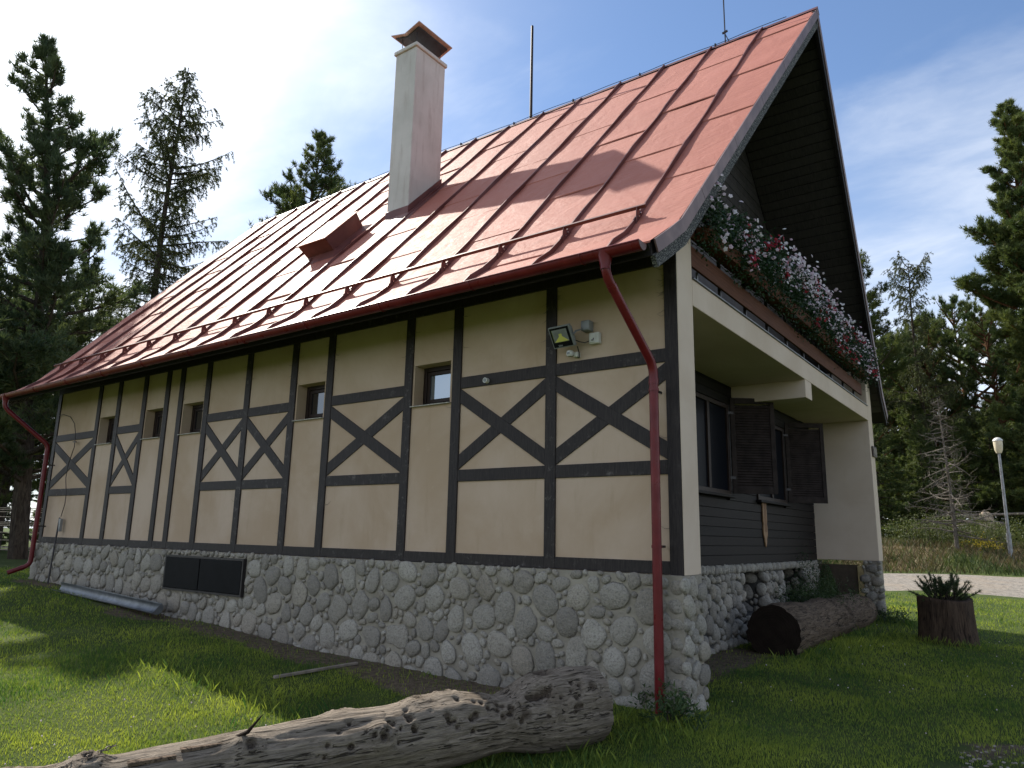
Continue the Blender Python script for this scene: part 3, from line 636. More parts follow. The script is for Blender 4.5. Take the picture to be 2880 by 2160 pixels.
    MB().box(cx0-.035, cx1+.035, cy0-.035, cy1+.035, 10.63, 10.715).build('crown', 'chimney_render', ch, bevel=.02)
    f = MB(); zz_ = lambda y: 10.35-1.1*(YR-y)
    e = .02
    f.hexa([(cx0-e, cy0-e, zz_(cy0)-.1), (cx1+e, cy0-e, zz_(cy0)-.1), (cx1+e, cy1+e, zz_(cy1)-.1), (cx0-e, cy1+e, zz_(cy1)-.1), (cx0-e, cy0-e, zz_(cy0)+.20), (cx1+e, cy0-e, zz_(cy0)+.20), (cx1+e, cy1+e, zz_(cy1)+.20), (cx0-e, cy1+e, zz_(cy1)+.20)])
    S = lambda y: Lf+(zz_(y)-kz)/math.sin(ang)
    f.hexa([rp(cx0-.16, S(cy0)-.26, .016), rp(cx1+.16, S(cy0)-.26, .016), rp(cx1+.16, S(cy1)+.2, .016), rp(cx0-.16, S(cy1)+.2, .016), (cx0-e, cy0-e, zz_(cy0)+.06), (cx1+e, cy0-e, zz_(cy0)+.06), (cx1+e, cy1+e, zz_(cy1)+.10), (cx0-e, cy1+e, zz_(cy1)+.10)])
    f.build('flashing', 'seam_red', ch)
    # butterfly cowl on four rods: rim sheet above, dark slab below stands in for its shaded underside
    kx0, kx1, km, ky0, ky1 = -6.82, -6.05, -6.435, 1.975, 2.96
    zl, zm = 11.10, 10.985
    def vsheet(i, z0, z1): return MB().prism([(kx0+i, ky0+i, zl+z0-i*.3), (km, ky0+i, zm+z0), (kx1-i, ky0+i, zl+z0-i*.3), (kx1-i, ky0+i, zl+z1-i*.3), (km, ky0+i, zm+z1), (kx0+i, ky0+i, zl+z1-i*.3)], (0, ky1-ky0-2*i, 0))
    cp = vsheet(0, 0, .02).build('cowl', 'cap_rim', ch); vsheet(.07, -.03, -.002).build('cowl_underside', 'cap_shade', cp)
    for x in (cx0+.08, cx1-.08):
        for y in (cy0+.08, cy1-.08): MB().tube([(x, y, 10.70), (x, y, 11.04)], .008, 6).build('rod', 'dark_steel', ch)
    # masts on the ridge, lightning wire
    MB().tube([(-5.50, YR, ZR-.1), (-5.502, YR, 12.70)], [.034, .030], 8).build('mast', 'window_frame', HOUSE, smooth=True)
    mm = MB().tube([(-1.08, YR, ZR-.05), (-1.08, YR, 12.4)], .013, 6).build('antenna', 'dark_steel', HOUSE); MB().bar((-1.08, YR-.02, ZR+.22), (-1.0, YR-.02, ZR+.0), .015, .015, (0, 1, 0)).bar((-1.03, YR, ZR+.26), (-1.13, YR, ZR+.24), .03, .03, (0, 1, 0)).build('clamp', 'dark_steel', mm)
    pts = []
    for k in range(60):
        x = -15.3+k*.26; pts.append((x, YR-.03, ZR+.035+.025*abs(math.sin(k*.52))))
    wi = MB().tube(pts, .006, 4).build('lightning_wire', 'dark_steel', HOUSE)
    for k in range(0, 60, 6): MB().box(pts[k][0]-.012, pts[k][0]+.012, YR-.05, YR-.01, ZR-.02, pts[k][2]+.02).build('holder', 'dark_steel', wi)
    MB().tube([rp(-12.95+.25*math.sin(t*3)*.2, Lf+.2+(LT-Lf-.3)*t, .06+.02*math.sin(t*25)) for t in np.linspace(0, 1, 30)], .005, 4).build('down_wire', 'dark_steel', HOUSE)
roof()

# -- loggia and balcony at the gable
def gable():
    MB().box(-1.22, 0.0, .421, 9.638, 3.812, 4.118).build('balcony_slab', 'plaster_pale', HOUSE, bevel=.008)
    MB().box(-1.2, -.003, 4.87, 5.235, 3.522, 3.811).build('cross_beam', 'plaster_pale', HOUSE, bevel=.008)
    MB().box(-1.18, .022, .423, 9.636, 4.120, 4.132).build('ledge_flashing', 'zinc', HOUSE)
    # lower board wall with horizontal boards (windows cut out)
    wins = [(2.9, 4.62), (5.93, 7.62)]; zw0, zw1 = 2.0, 3.46
    z = .932; k = 0
    while z < 3.80:
        e = min(z+.142, 3.80); segs = [(.42, 9.64)]
        if e > zw0 and z < zw1: segs = [(.42, wins[0][0]), (wins[0][1], wins[1][0]), (wins[1][1], 9.64)]
        for a, b in segs:
            MB().box(-1.235-(.004 if k % 2 else 0), -1.195+random.uniform(-.003, .003), a, b, z, e-.006).build('wall_board', 'dark_boards', HOUSE, bevel=.004)
        z = e; k += 1
    MB().box(-1.45, -1.24, .42, 9.64, .935, 3.81).build('backing_wall', 'black_hatch', HOUSE)
    # upper gable wall: triangle of horizontal boards under the roof
    z = 4.13; k = 0
    while z < 9.9:
        e = z+.145; hw = lambda q: min(4.6, (10.35-.22-q)/1.1)
        if hw(e) < .1: break
        a, b = hw(z), hw(e); x0, x1 = -1.235, -1.195-(k % 2)*.003
        MB().hexa([(x0, YR-a, z), (x1, YR-a, z), (x1, YR+a, z), (x0, YR+a, z), (x0, YR-b, e-.006), (x1, YR-b, e-.006), (x1, YR+b, e-.006), (x0, YR+b, e-.006)]).build('gable_board', 'soffit', HOUSE, bevel=.004); z = e; k += 1
    m = MB(); m.prism([(-1.24, YR-4.6, 4.13), (-1.24, YR+4.6, 4.13), (-1.24, YR+4.6, 5.0), (-1.24, YR, 10.1), (-1.24, YR-4.6, 5.0)], (-.1, 0, 0)); m.build('gable_backing', 'black_hatch', HOUSE)
    # windows with louvred shutters
    for n_, (a, b) in enumerate(wins):
        f = MB(); t = .07; x0, x1 = -1.225, -1.165
        f.box(x0, x1, a, a+t, zw0, zw1).box(x0, x1, b-t, b, zw0, zw1).box(x0, x1, a+t, b-t, zw0, zw0+t).box(x0, x1, a+t, b-t, zw1-t, zw1).box(x0+.003, x1-.003, (a+b)/2-.045, (a+b)/2+.045, zw0+t, zw1-t)
        wd = f.build('window', 'window_frame', HOUSE, bevel=.006)
        for p, q in ((a+t, (a+b)/2-.045), ((a+b)/2+.045, b-t)): MB().box(-1.21, -1.20, p, q, zw0+t, zw1-t).build('pane', 'glass_dark', wd)
        MB().box(-1.23, -1.10, a-.05, b+.05, zw0-.045, zw0-.002).build('sill', 'dark_boards', wd, bevel=.006)
        for side in (1,):
            hy = b if side > 0 else a; th = R(53 if n_ == 0 else 52); wd_ = .72 if n_ == 0 else .76
            hx = -1.15; u = Vector((math.sin(th), side*math.cos(th), 0)); nrm = Vector((math.cos(th), -side*math.sin(th), 0)); o = Vector((hx, hy+.02*side, 0)); z0, z1 = 2.03, 3.58; ft = .02
            F = MB(); st = .075
            for d0, d1 in ((0, st), (wd_-st, wd_)): F.obox(o+u*((d0+d1)/2)+Vector((0, 0, (z0+z1)/2)), u*((d1-d0)/2), nrm*ft, Vector((0, 0, (z1-z0)/2)))
            for c0, c1 in ((z0, z0+.10), (z1-.09, z1)): F.obox(o+u*(wd_/2)+Vector((0, 0, (c0+c1)/2)), u*(wd_/2-st), nrm*ft, Vector((0, 0, (c1-c0)/2)))
            sh = F.build('shutter', 'shutter', HOUSE, bevel=.004)
            zq = z0+.12
            S_ = MB()
            while zq < z1-.10:
                S_.obox(o+u*(wd_/2)+Vector((0, 0, zq)), u*(wd_/2-st), (nrm*.5+Vector((0, 0, -.85)))*.027, (nrm*.8+Vector((0, 0, .6)))*.004); zq += .043
            sl = S_.build('slats', 'shutter', sh); sl['kind'] = 'stuff'
            for hz_ in (z0+.25, z1-.25): MB().obox(o+Vector((0, 0, hz_)), u*.05, nrm*.026, Vector((0, 0, .02))).build('hinge', 'dark_steel', sh)
    # balcony rail
    MB().box(-.035, -.002, .425, 9.2, 4.275, 4.515).build('railing_board', 'brown_board', HOUSE, bevel=.006)
    MB().box(-.035, -.002, .425, 9.2, 4.62, 4.84).build('railing_board', 'brown_board', HOUSE, bevel=.006)
    MB().box(-.06, .01, .425, 9.63, 4.99, 5.04).build('handrail', 'brown_board', HOUSE, bevel=.008)
    y = .5
    while y < 9.6: MB().box(-.075, -.04, y-.02, y+.02, 4.135, 4.985).build('railing_post', 'dark_steel', HOUSE); y += .91
    for y in (.44, .72): MB().box(-.075, -.055, y-.012, y+.012, 4.135, 4.30).build('stay', 'galvanised', HOUSE)
gable()

# ------------------------------------------------------------------ flower boxes on the balcony
def quads(P, U, Vv):       # leaf quads from centre + two half axes
    n = len(P); V = np.stack([P-U, P+Vv*.6, P+U, P-Vv*.6], 1).reshape(-1, 3); return V, np.arange(4*n).reshape(n, 4)
def flowers():
    edges = np.linspace(.52, 9.35, 9); tops = [5.24, 5.35, 5.45, 5.48, 5.40, 5.30, 5.26, 5.22]
    desc = ['the one nearest the house corner', 'second from the house corner', 'third from the house corner', 'fourth from the house corner', 'fifth from the house corner', 'sixth from the house corner', 'seventh from the house corner', 'at the far end of the balcony']
    for k in range(8):
        a, b = edges[k]+.03, edges[k+1]-.03; zt = tops[k]; rg = np.random.default_rng(40+k)
        t = thing('flower_box', 'brown balcony box of white and red hanging flowers, '+desc[k], 'flower box', (.1, (a+b)/2, 4.60), group='flower boxes along the balcony rail')
        MB().hexa([(.015, a, 4.60), (.155, a, 4.60), (.155, b, 4.60), (.015, b, 4.60), (.005, a-.01, 4.76), (.185, a-.01, 4.76), (.185, b+.01, 4.76), (.005, b+.01, 4.76)]).build('box', 'brown_board', t, bevel=.006)
        n = 2600
        yy = rg.uniform(a-.10, b+.10, n); hf = rg.beta(1.6, 1.7, n); zl = 4.50+.05*rg.normal(size=n); zz_ = zl+hf*(zt-zl); xx = .10+rg.normal(size=n)*.09+.08*np.sin(hf*3.1)
        P = np.stack([xx, yy, zz_+(vnoise(yy, zz_, 3., k)-.5)*.12], 1); U = unit(rg.normal(size=(n, 3)))*rg.uniform(.018, .036, (n, 1)); Vv = unit(np.cross(U, rg.normal(size=(n, 3))))*rg.uniform(.014, .026, (n, 1))
        V, F = quads(P, U, Vv); npobj('foliage', V, F, 'geranium', t, {'rnd': np.repeat(rg.random(n), 4)})
        def bloom(nf, mat, nm, zlo, zhi, spread, size, clus):
            cy = rg.uniform(a-.08, b+.08, max(1, nf//clus)); cz = rg.uniform(zlo, zhi, max(1, nf//clus)); Vs, Fs, A_, o = [], [], [], 0
            for i in range(nf):
                j = i % len(cy); c = np.array([.20+.10*rg.random()+.04*rg.normal(), cy[j]+spread*rg.normal(), cz[j]+spread*rg.normal()])
                nr = unit(np.array([1.0, -.75, .35])+.55*rg.normal(size=3)); u_ = unit(np.cross(nr, rg.normal(size=3))); v_ = np.cross(nr, u_); r_ = size*rg.uniform(.75, 1.2)
                ring = [c+nr*.012]+[c+(u_*math.cos(q*math.pi/5)+v_*math.sin(q*math.pi/5))*r_*(1. if q % 2 == 0 else .72) for q in range(10)]
                Vs += ring; Fs += [(o, o+1+q, o+1+(q+1) % 10) for q in range(10)]; A_ += [rg.random()]*11; o += 11
            npobj(nm, np.array(Vs), np.array(Fs), mat, t, {'rnd': A_})
        nw = (80, 46, 130, 210, 200, 150, 90, 100)[k]; nr_ = (12, 34, 40, 30, 34, 36, 60, 44)[k]
        bloom(nw, 'petal_white', 'white_blossoms', zt-.55, zt+.03, .09, .030, 5); bloom(nr_, 'petal_red', 'red_blossoms', zt-.75, zt-.05, .05, .032, 9)
flowers()

# ------------------------------------------------------------------ things on the wall
TXT = []
def fixtures():
    # floodlight, tilted down and turned to the left
    c = Vector((-1.29, -.22, 3.50)); nf = Vector((-.12, -.86, -.50)).normalized(); ux = Vector((.97, -.13, -.02)); ux = (ux-nf*ux.dot(nf)).normalized(); uz = ux.cross(nf); uz = uz if uz.z > 0 else -uz
    t = thing('floodlight', 'square grey floodlight tilted down beside the upper timber crossing', 'floodlight', tuple(c))
    hw, hh = .150, .125
    def fr(o, hx, hz_, d, mat, nm, b=.006, par=t, cx=0, cz=0): return MB().obox(c+nf*o+ux*cx+uz*cz, ux*hx, uz*hz_, nf*d).build(nm, mat, par, bevel=b)
    fr(0, hw, hh, .022, 'grey_cast', 'housing'); fr(-.05, hw*.7, hh*.7, .035, 'grey_cast', 'heat_sink')
    for k in range(7): MB().obox(c-nf*.09+ux*(-.09+.03*k), ux*.003, uz*.08, nf*.012).build('fin', 'grey_cast', t)
    fr(.0235, hw*.90, hh*.90, .002, 'black_hatch', 'front_glass', .001)
    # mirrored well of the lamp: four sloped reflectors round the yellow emitter
    a, b_, dz = .105, .072, .026; o0 = c+nf*.0265+uz*.018; q = lambda x, z, h: tuple(o0+ux*x+uz*z+nf*h)
    w_ = [q(-a, -b_, .001), q(a, -b_, .001), q(a, b_, .001), q(-a, b_, .001)]; i_ = [q(-.022, -.008, .0004), q(.022, -.008, .0004), q(.022, .022, .0004), q(-.022, .022, .0004)]
    for n_, (p, r_, s, u_) in enumerate(((0, 1, 1, 0), (1, 2, 2, 1), (2, 3, 3, 2), (3, 0, 0, 3))):
        m = MB(); m.add([w_[p], w_[r_], i_[s], i_[u_]], [(0, 1, 2, 3)]); m.build('reflector', 'led_yellow' if n_ == 0 else 'grey_cast', t)
    m = MB(); m.add(i_, [(0, 1, 2, 3)]); m.build('emitter', 'led_yellow', t)
    for p, r_ in ((w_[0], w_[1]), (w_[3], w_[0])): MB().tube([p, r_], .004, 5).build('reflector_edge', 'chrome', t)
    MB().tube([c+ux*(hw+.01), c+ux*(hw+.01)-nf*.06+uz*.02, Vector((-1.10, -.01, 3.62))], .011, 6).build('bracket', 'grey_cast', t); MB().box(-1.13, -1.02, -.09, .018, 3.57, 3.69).build('junction_box', 'grey_cast', t, bevel=.012)
    tx = bpy.data.curves.new('wattage_text', 'FONT'); tx.body = '50W'; tx.size = .030; tx.materials.append(MT['text_grey']); to = bpy.data.objects.new('wattage_text', tx); link(to, t)
    TXT.append(to); mm = Matrix((ux, uz, nf)).transposed().to_4x4(); mm.translation = c+nf*.027-ux*.07-uz*.108; to.matrix_world = mm; to.matrix_basis = Matrix.Translation(-c) @ mm; to.matrix_parent_inverse = Matrix.Identity(4)
    # socket box
    t = thing('wall_socket', 'small white outdoor switch box wired to the right of the floodlight', 'socket', (-.985, 0, 3.48))
    MB().box(-1.05, -.92, -.045, .019, 3.415, 3.545).build('box', 'white_plastic', t, bevel=.012); MB().box(-1.035, -.965, -.056, -.046, 3.43, 3.53).build('cover', 'white_plastic', t, bevel=.004)
    MB().tube([(-1.005, -.058, 3.455), (-.985, -.062, 3.45), (-.98, -.060, 3.475)], .006, 5).build('toggle', 'rubber', t)
    MB().tube([(-1.05, -.02, 3.46), (-1.11, -.03, 3.445), (-1.17, -.06, 3.46), (-1.22, -.12, 3.49)], .006, 5).build('cable', 'rubber', t)
    # motion sensor
    t = thing('motion_sensor', 'tiny white motion sensor with a cable under the floodlight', 'sensor', (-1.27, 0, 3.32))
    MB().lathe([(.03, -.03), (.042, -.015), (.042, .02), (.03, .035)], (-1.27, -.085, 3.325), 14).build('head', 'white_plastic', t, smooth=True); MB().box(-1.25, -1.19, -.05, .019, 3.29, 3.35).build('base', 'white_plastic', t, bevel=.01)
    MB().box(-1.285, -1.25, -.131, -.125, 3.315, 3.335).build('lens', 'grey_cast', t)
    MB().tube([(-1.17, -.09, 3.40), (-1.165, -.06, 3.33), (-1.18, -.03, 3.28), (-1.205, -.02, 3.285)], .006, 5).build('cable', 'rubber', t)
    t = thing('vent_cap', 'round grey cap on the upper rail left of the floodlight', 'wall cap', (-2.52, -.03, 3.16))
    MB().tube([(-2.52, .0, 3.165), (-2.52, -.055, 3.165)], .033, 14).build('cap', 'white_plastic', t, smooth=True); MB().tube([(-2.52, -.055, 3.165), (-2.52, -.06, 3.165)], .022, 12).build('face', 'grey_cast', t)
    # tan pointed board hung on the dark gable boards
    t = thing('carved_board', 'narrow tan carved board with pointed tip on the dark boards', 'wall ornament', (-1.18, 6.24, 1.2))
    P = [(0, 0), (.05, .10), (.05, .14), (.105, .22), (.105, .35), (.085, .40), (.105, .46), (.105, .62), (.088, .68), (.10, .74), (.10, .80)]
    pl = [(-1.189, 6.235+x, 1.19+z) for x, z in P]+[(-1.189, 6.235-x, 1.19+z) for x, z in P[::-1][:-1]]
    MB().prism(pl, (.024, 0, 0)).build('board', 'tan_board', t, bevel=.004)
    for dy in (-.045, 0, .045): MB().box(-1.166, -1.163, 6.235+dy-.006, 6.235+dy+.006, 1.45, 1.96).build('groove', 'brown_board', t)
    t = thing('wall_sign', 'small dark wooden plate on the far corner of the gable', 'sign', (.02, 9.9, 3.08))
    MB().box(.004, .035, 9.72, 10.10, 3.07, 3.29).build('plate', 'sign_wood', t, bevel=.01); MB().box(.036, .041, 9.76, 10.06, 3.11, 3.25).build('relief', 'old_wood', t)
    # lightning conductor at the left end of the wall
    t = thing('ground_conductor', 'thin lightning conductor wire with clamp and steel pipe at the left bay', 'wire', (-13.5, -.05, .1))
    pts = [(-14.62, -.03, 3.70), (-14.3, -.05, 3.70), (-13.95, -.05, 3.62), (-13.7, -.05, 3.45), (-13.58, -.05, 3.2), (-13.56, -.05, 2.95), (-13.72, -.05, 2.6), (-13.75, -.05, 2.3), (-13.62, -.05, 1.95), (-13.62, -.05, 1.75), (-13.72, -.05, 1.5)]
    MB().tube(pts, .008, 5).build('wire', 'dark_steel', t); MB().tube([(-13.74, -.06, 1.48), (-13.55, -.19, .05)], .018, 8).build('pipe', 'dark_steel', t, smooth=True); MB().box(-13.72, -13.64, -.08, -.03, 1.20, 1.46).build('test_clamp', 'galvanised', t)
    MB().bar((-13.64, -.05, 3.06), (-13.50, -.05, 3.05), .02, .03, (0, 1, 0)).build('hook', 'dark_steel', t)
    # grimy cobweb strands in the upper panels beside the posts
    rk = random.Random(31); m = MB()
    for k in range(110):
        i = rk.choice([0, 1, 2, 3, 5, 6, 7, 8, 9, 9, 10, 11, 11, 12, 12]); sd_ = rk.choice((0, 1)); x = PX[i]+PW/2 if sd_ == 0 else PX[i+1]-PW/2; dx = (1 if sd_ == 0 else -1)*rk.uniform(.04, .13); z = rk.uniform(3.55, 4.15) if rk.random() < .85 else rk.uniform(1.2, 2.9); dz = rk.uniform(-.04, .05)
        m.tube([(x, .012, z), (x+dx*.5, .014, z+dz*.3-.012), (x+dx, .016, z+dz)], [.0035, .0022, .001], 3, False)
    o = m.build('cobwebs', 'old_wood'); tag(o, 'grimy cobweb strands on the plaster beside the posts', 'cobweb', None, 'stuff')
    # spare length of zinc gutter lying at the foot of the wall
    a, b = Vector((-12.6, -.42, .17)), Vector((-8.85, -.42, .02)); t = thing('spare_gutter', 'length of grey zinc gutter lying along the foot of the wall', 'gutter', tuple(a))
    m = MB(); dv = (b-a).normalized(); nv = Vector((0, 0, 1)); sv = dv.cross(nv); k = 9; v = []
    for p in (a, (a+b)/2+Vector((0, 0, .0)), b):
        for j in range(k+1): th = math.pi*1.05*j/k-.85; v.append(p+sv*(-.10*math.cos(th))+nv*(-.10*math.sin(th)+.02))
    m.v = [tuple(p) for p in v]; m.f = [(i*(k+1)+j, i*(k+1)+j+1, (i+1)*(k+1)+j+1, (i+1)*(k+1)+j) for i in range(2) for j in range(k)]
    o = m.build('trough', 'zinc', t, smooth=True); md = o.modifiers.new('solid', 'SOLIDIFY'); md.thickness = .004
    m = MB(); m.prism([b+sv*(-.10*math.cos(math.pi*1.05*j/k-.85))+nv*(-.10*math.sin(math.pi*1.05*j/k-.85)+.02) for j in range(k+1)], dv*.004); m.build('end_cap', 'zinc', t)
    t = thing('ground_plank', 'grey board lying on the bare soil in front of the cobbles', 'plank', (-3.3, -.8, -.3))
    MB().bar((-4.36, -1.42, float(gz(-4.36, -1.42))+.02), (-4.16, -.36, float(gz(-4.16, -.36))+.02), .05, .03, (0, 0, 1)).build('board', 'old_wood', t, bevel=.005)
fixtures()
for o in TXT:       # lettering becomes a plain mesh
    bpy.context.view_layer.update(); me = bpy.data.meshes.new_from_object(o); n_ = bpy.data.objects.new('lettering', me); col.objects.link(n_); n_.parent = o.parent; n_.matrix_parent_inverse = Matrix.Identity(4); n_.matrix_basis = o.matrix_basis.copy()
    bpy.data.objects.remove(o)

# ------------------------------------------------------------------ logs, stump
def knotted_log(root, part, A, B, prof_, mat, seed, ground_z, knots, nseg=300, nang=110, endmat=None, flat_=0.):
    A, B = Vector(A), Vector(B); d = (B-A); Ln = d.length; d.normalize(); side = d.cross(Vector((0, 0, 1))).normalized(); upv = side.cross(d)
    s = np.linspace(0, 1, nseg); th = np.linspace(0, 2*math.pi, nang, endpoint=False); S, T = np.meshgrid(s, th, indexing='ij')
    rad = np.interp(S*Ln, [p[0] for p in prof_], [p[1] for p in prof_])
    nz = vnoise(S*Ln*1.3+seed, T*2.2, 1., seed)*.055+vnoise(S*Ln*4.5, T*5, 1., seed+1)*.05+vnoise(S*Ln*2.0, np.sin(T)*9+T*2, 1.3, seed+2)*.05-.09
    fib = vnoise(S*Ln*.9+vnoise(S*Ln*3, T*3, 1., seed+5)*.3, T*16+3, 1., seed+7)-.5; nz = nz+.028*fib
    crk = np.abs(vnoise(S*Ln*.55, T*5.5+1.5*vnoise(S*Ln*2.2, T, 1., seed+9), 1., seed+8)-.5); nz = nz-.05*np.clip(1-crk/.02, 0, 1)
    Rr = rad*(1+nz); KN = np.zeros_like(Rr)
    for ks, kt, kr, kh in knots:
        dd = ((S*Ln-ks)**2+(rad*np.angle(np.exp(1j*(T-kt))))**2)/(kr*kr); Rr += kh*np.exp(-dd)
        if kh > 0: Rr -= kh*.75*np.exp(-dd*6); Rr += kh*.25*np.cos(np.sqrt(dd)*14)*np.exp(-dd*2); KN = np.maximum(KN, np.exp(-dd*3.0))
        elif kr < .05: KN = np.maximum(KN, 1.6*np.exp(-dd*1.0))  # small holes darkened too, their inner shade put into the colour
    base = np.array(A)[None, None, :]+np.array(d)[None, None, :]*(S*Ln)[..., None]
    P = base+np.array(side)*(Rr*np.cos(T))[..., None]+np.array(upv)*(Rr*np.sin(T))[..., None]
    V = P.reshape(-1, 3); i = np.arange(nseg*nang).reshape(nseg, nang); j = np.roll(i, -1, 1)
    F = np.stack([i[:-1].ravel(), i[1:].ravel(), j[1:].ravel(), j[:-1].ravel()], 1)
    # local frame along the log so the grain follows it
    Mx = Matrix((d, side, upv)).transposed().to_4x4(); Mx.translation = A; Mi = np.array(Mx.inverted())
    Vl = V@Mi[:3, :3].T+Mi[:3, 3]
    o = npobj(part, Vl, F, mat, root, {'knot': KN.ravel()}, True); o.matrix_parent_inverse = Matrix.Identity(4); o.matrix_basis = Matrix.Translation(-Vector(root.location)) @ Mx
    for idx, sg in ((0, -1), (nseg-1, 1)):
        ring = Vl[i[idx]]; c = ring.mean(0); rings = [ring*(1-q)+c*q for q in (0, .25, .5, .75)]
        VV = np.concatenate(rings+[c[None]+np.array([[.0, 0, 0]])]); n = nang; k = np.arange(n); FF = []
        for r_ in range(3): FF += [(r_*n+a, r_*n+(a+1) % n, (r_+1)*n+(a+1) % n, (r_+1)*n+a) for a in range(n)]
        FF += [(3*n+a, 3*n+(a+1) % n, 4*n, 4*n) for a in range(n)]
        mb = MB(); mb.v = [tuple(p) for p in VV]; mb.f = [f if f[2] != f[3] else f[:3] for f in FF]
        e = mb.build('cut_end', endmat or mat, root); e.matrix_parent_inverse = Matrix.Identity(4); e.matrix_basis = o.matrix_basis.copy()
    return o
def logs():
    A, B = (-.57, -.86, -.165), (-1.95, -5.3, -.25)
    t = thing('fallen_log', 'big weathered grey fallen log with knots lying on the front lawn', 'log', (-.52, -.72, -.42))
    # angle 0 = side vector, pi/2 = up ; camera side is where side points towards -x.. both handled by sign
    pr = [(0, .325), (.25, .335), (.6, .30), (1.0, .235), (1.3, .255), (1.55, .255), (2.0, .245), (2.4, .245), (2.8, .23), (3.3, .215), (3.8, .20), (4.2, .19), (4.55, .17)]
    u = math.pi/2; rk = random.Random(12)
    kn = [(1.50, u+.25, .13, .055), (.95, u-.1, .16, -.06), (1.75, u, .10, .04), (2.35, u+.35, .10, .035), (.55, u, .22, .035), (.72, u-.8, .07, -.05), (2.15, u-1.15, .085, .065), (3.05, u-.75, .085, .05), (3.95, u-.1, .09, .075), (1.0, u-.95, .035, -.03), (1.1, u-1.2, .03, -.03), (1.35, u-1.0, .03, -.03), (1.6, u-.9, .028, -.028), (1.9, u-.7, .03, -.03), (.4, u-1.3, .09, .03), (4.35, u, .10, .05), (.22, u-.9, .10, .045), (.9, u-1.25, .11, .03)]+[(rk.uniform(.3, 2.6), u-rk.uniform(.35, 1.5), rk.uniform(.014, .026), -rk.uniform(.03, .05)) for _ in range(46)]+[(.66+.05*k_, u-.72, .035, -.06) for k_ in range(4)]
    # ensure "side" faces the camera: mirror angles when it does not
    d = (Vector(B)-Vector(A)).normalized(); side = d.cross(Vector((0, 0, 1)))
    if side.dot(CAM-Vector(A)) < 0: kn = [(a, 2*u-b, c, e) for a, b, c, e in kn]
    knotted_log(t, 'trunk', A, B, pr, 'log_wood', 3, -.4, kn)
    # woodpecker holes as dark plugs, splinter, chain
    cs = 1 if side.dot(CAM-Vector(A)) > 0 else -1; side = side*cs; upv = Vector((0, 0, 1))
    rg = random.Random(4); hm = MB()
    m = MB(); p0 = Vector(A)+d*3.12+upv*.20+side*.05; m.tube([p0, p0+Vector((.10, .02, .05)), p0+Vector((.17, .07, .155))], [.016, .013, .003], 6); m.build('splinter', 'log_end', t)
    for k, (ss_, ww, hh) in enumerate(((3.3, .26, .03), (3.62, .22, .035), (4.05, .20, .03))):
        p0 = Vector(A)+d*ss_+upv*(.185-.02*k)+side*(.06+.03*k); MB().obox(p0, d*ww*.6, side*.045, upv*.012).build('bark_slab', 'log_brown', t, bevel=.006)
    ch = thing('chain', 'thin rusty chain draped over the near end of the fallen log', 'chain', tuple(Vector(A)+d*4.1+upv*.2))
    c0, c1 = Vector(A)+d*3.82+upv*.245-side*.02, Vector(A)+d*4.40+upv*.13+side*.17; n = 24
    for k in range(n):
        p = c0.lerp(c1, k/(n-1)); tg = (c1-c0).normalized(); nn = (upv if k % 2 else side); nn = (nn-tg*nn.dot(tg)).normalized()
        ring = [p+tg*.018*math.cos(q*math.pi/4)+nn*.010*math.sin(q*math.pi/4) for q in range(9)]; MB().tube(ring, .0035, 4, False).build('chain_link', 'chain', ch)
    # second log along the gable
    t = thing('garden_log', 'thick brown log with dark sawn end lying beside the gable recess', 'log', (-.45, 3.95, -.38))
    kn = [(1.2, 1.9, .25, .05), (2.4, 1.2, .3, .06), (3.6, 1.6, .3, .05), (4.6, 1.0, .25, .05), (.5, 2.2, .2, .04), (1.6, .4, .3, -.04), (3., .5, .3, .05)]
    knotted_log(t, 'trunk', (-.44, 4.05, .02), (-.36, 9.35, -.02), [(0, .39), (.5, .375), (1.3, .34), (2.3, .35), (3.4, .33), (4.5, .35), (5.3, .30)], 'log_brown', 9, -.38, kn, 160, 70, 'log_end')
    # stump planter with a small mountain pine
    c = (1.30, 7.55, -.42); t = thing('stump_planter', 'dark brown tree stump used as a planter on the lawn', 'stump', c)
    seg = 48; V = []; zz = np.linspace(0, .85, 16); th = np.linspace(0, 2*math.pi, seg, endpoint=False)
    for z in zz:
        r_ = (.40+.055*(1-z/.85)**2)*(1+.03*np.sin(th*5+1)+.025*np.sin(th*9+z)+.05*(vnoise(np.cos(th)*3+5, np.sin(th)*3+5, 1.5, 3)-.5)); V.append(np.stack([r_*np.cos(th), r_*np.sin(th), np.full(seg, z)+(.03*np.sin(th*2) if z > .8 else 0)], 1))
    r_in = .33; V.append(np.stack([r_in*np.cos(th), r_in*np.sin(th), np.full(seg, .84)], 1)); V.append(np.stack([r_in*np.cos(th), r_in*np.sin(th), np.full(seg, .70)], 1))
    n = len(V); V = np.concatenate(V); i = np.arange(n*seg).reshape(n, seg); j = np.roll(i, -1, 1); F = np.stack([i[:-1].ravel(), j[:-1].ravel(), j[1:].ravel(), i[1:].ravel()], 1)
    o = npobj('trunk', V, F, 'stump_wood', t, None, True); o.matrix_parent_inverse = Matrix.Identity(4)
    o = MB().lathe([(.32, 0), (.30, .05), (.05, .08)], (0, 0, .70), 24).build('soil', 'soil', t); o.matrix_parent_inverse = Matrix.Identity(4)
logs()

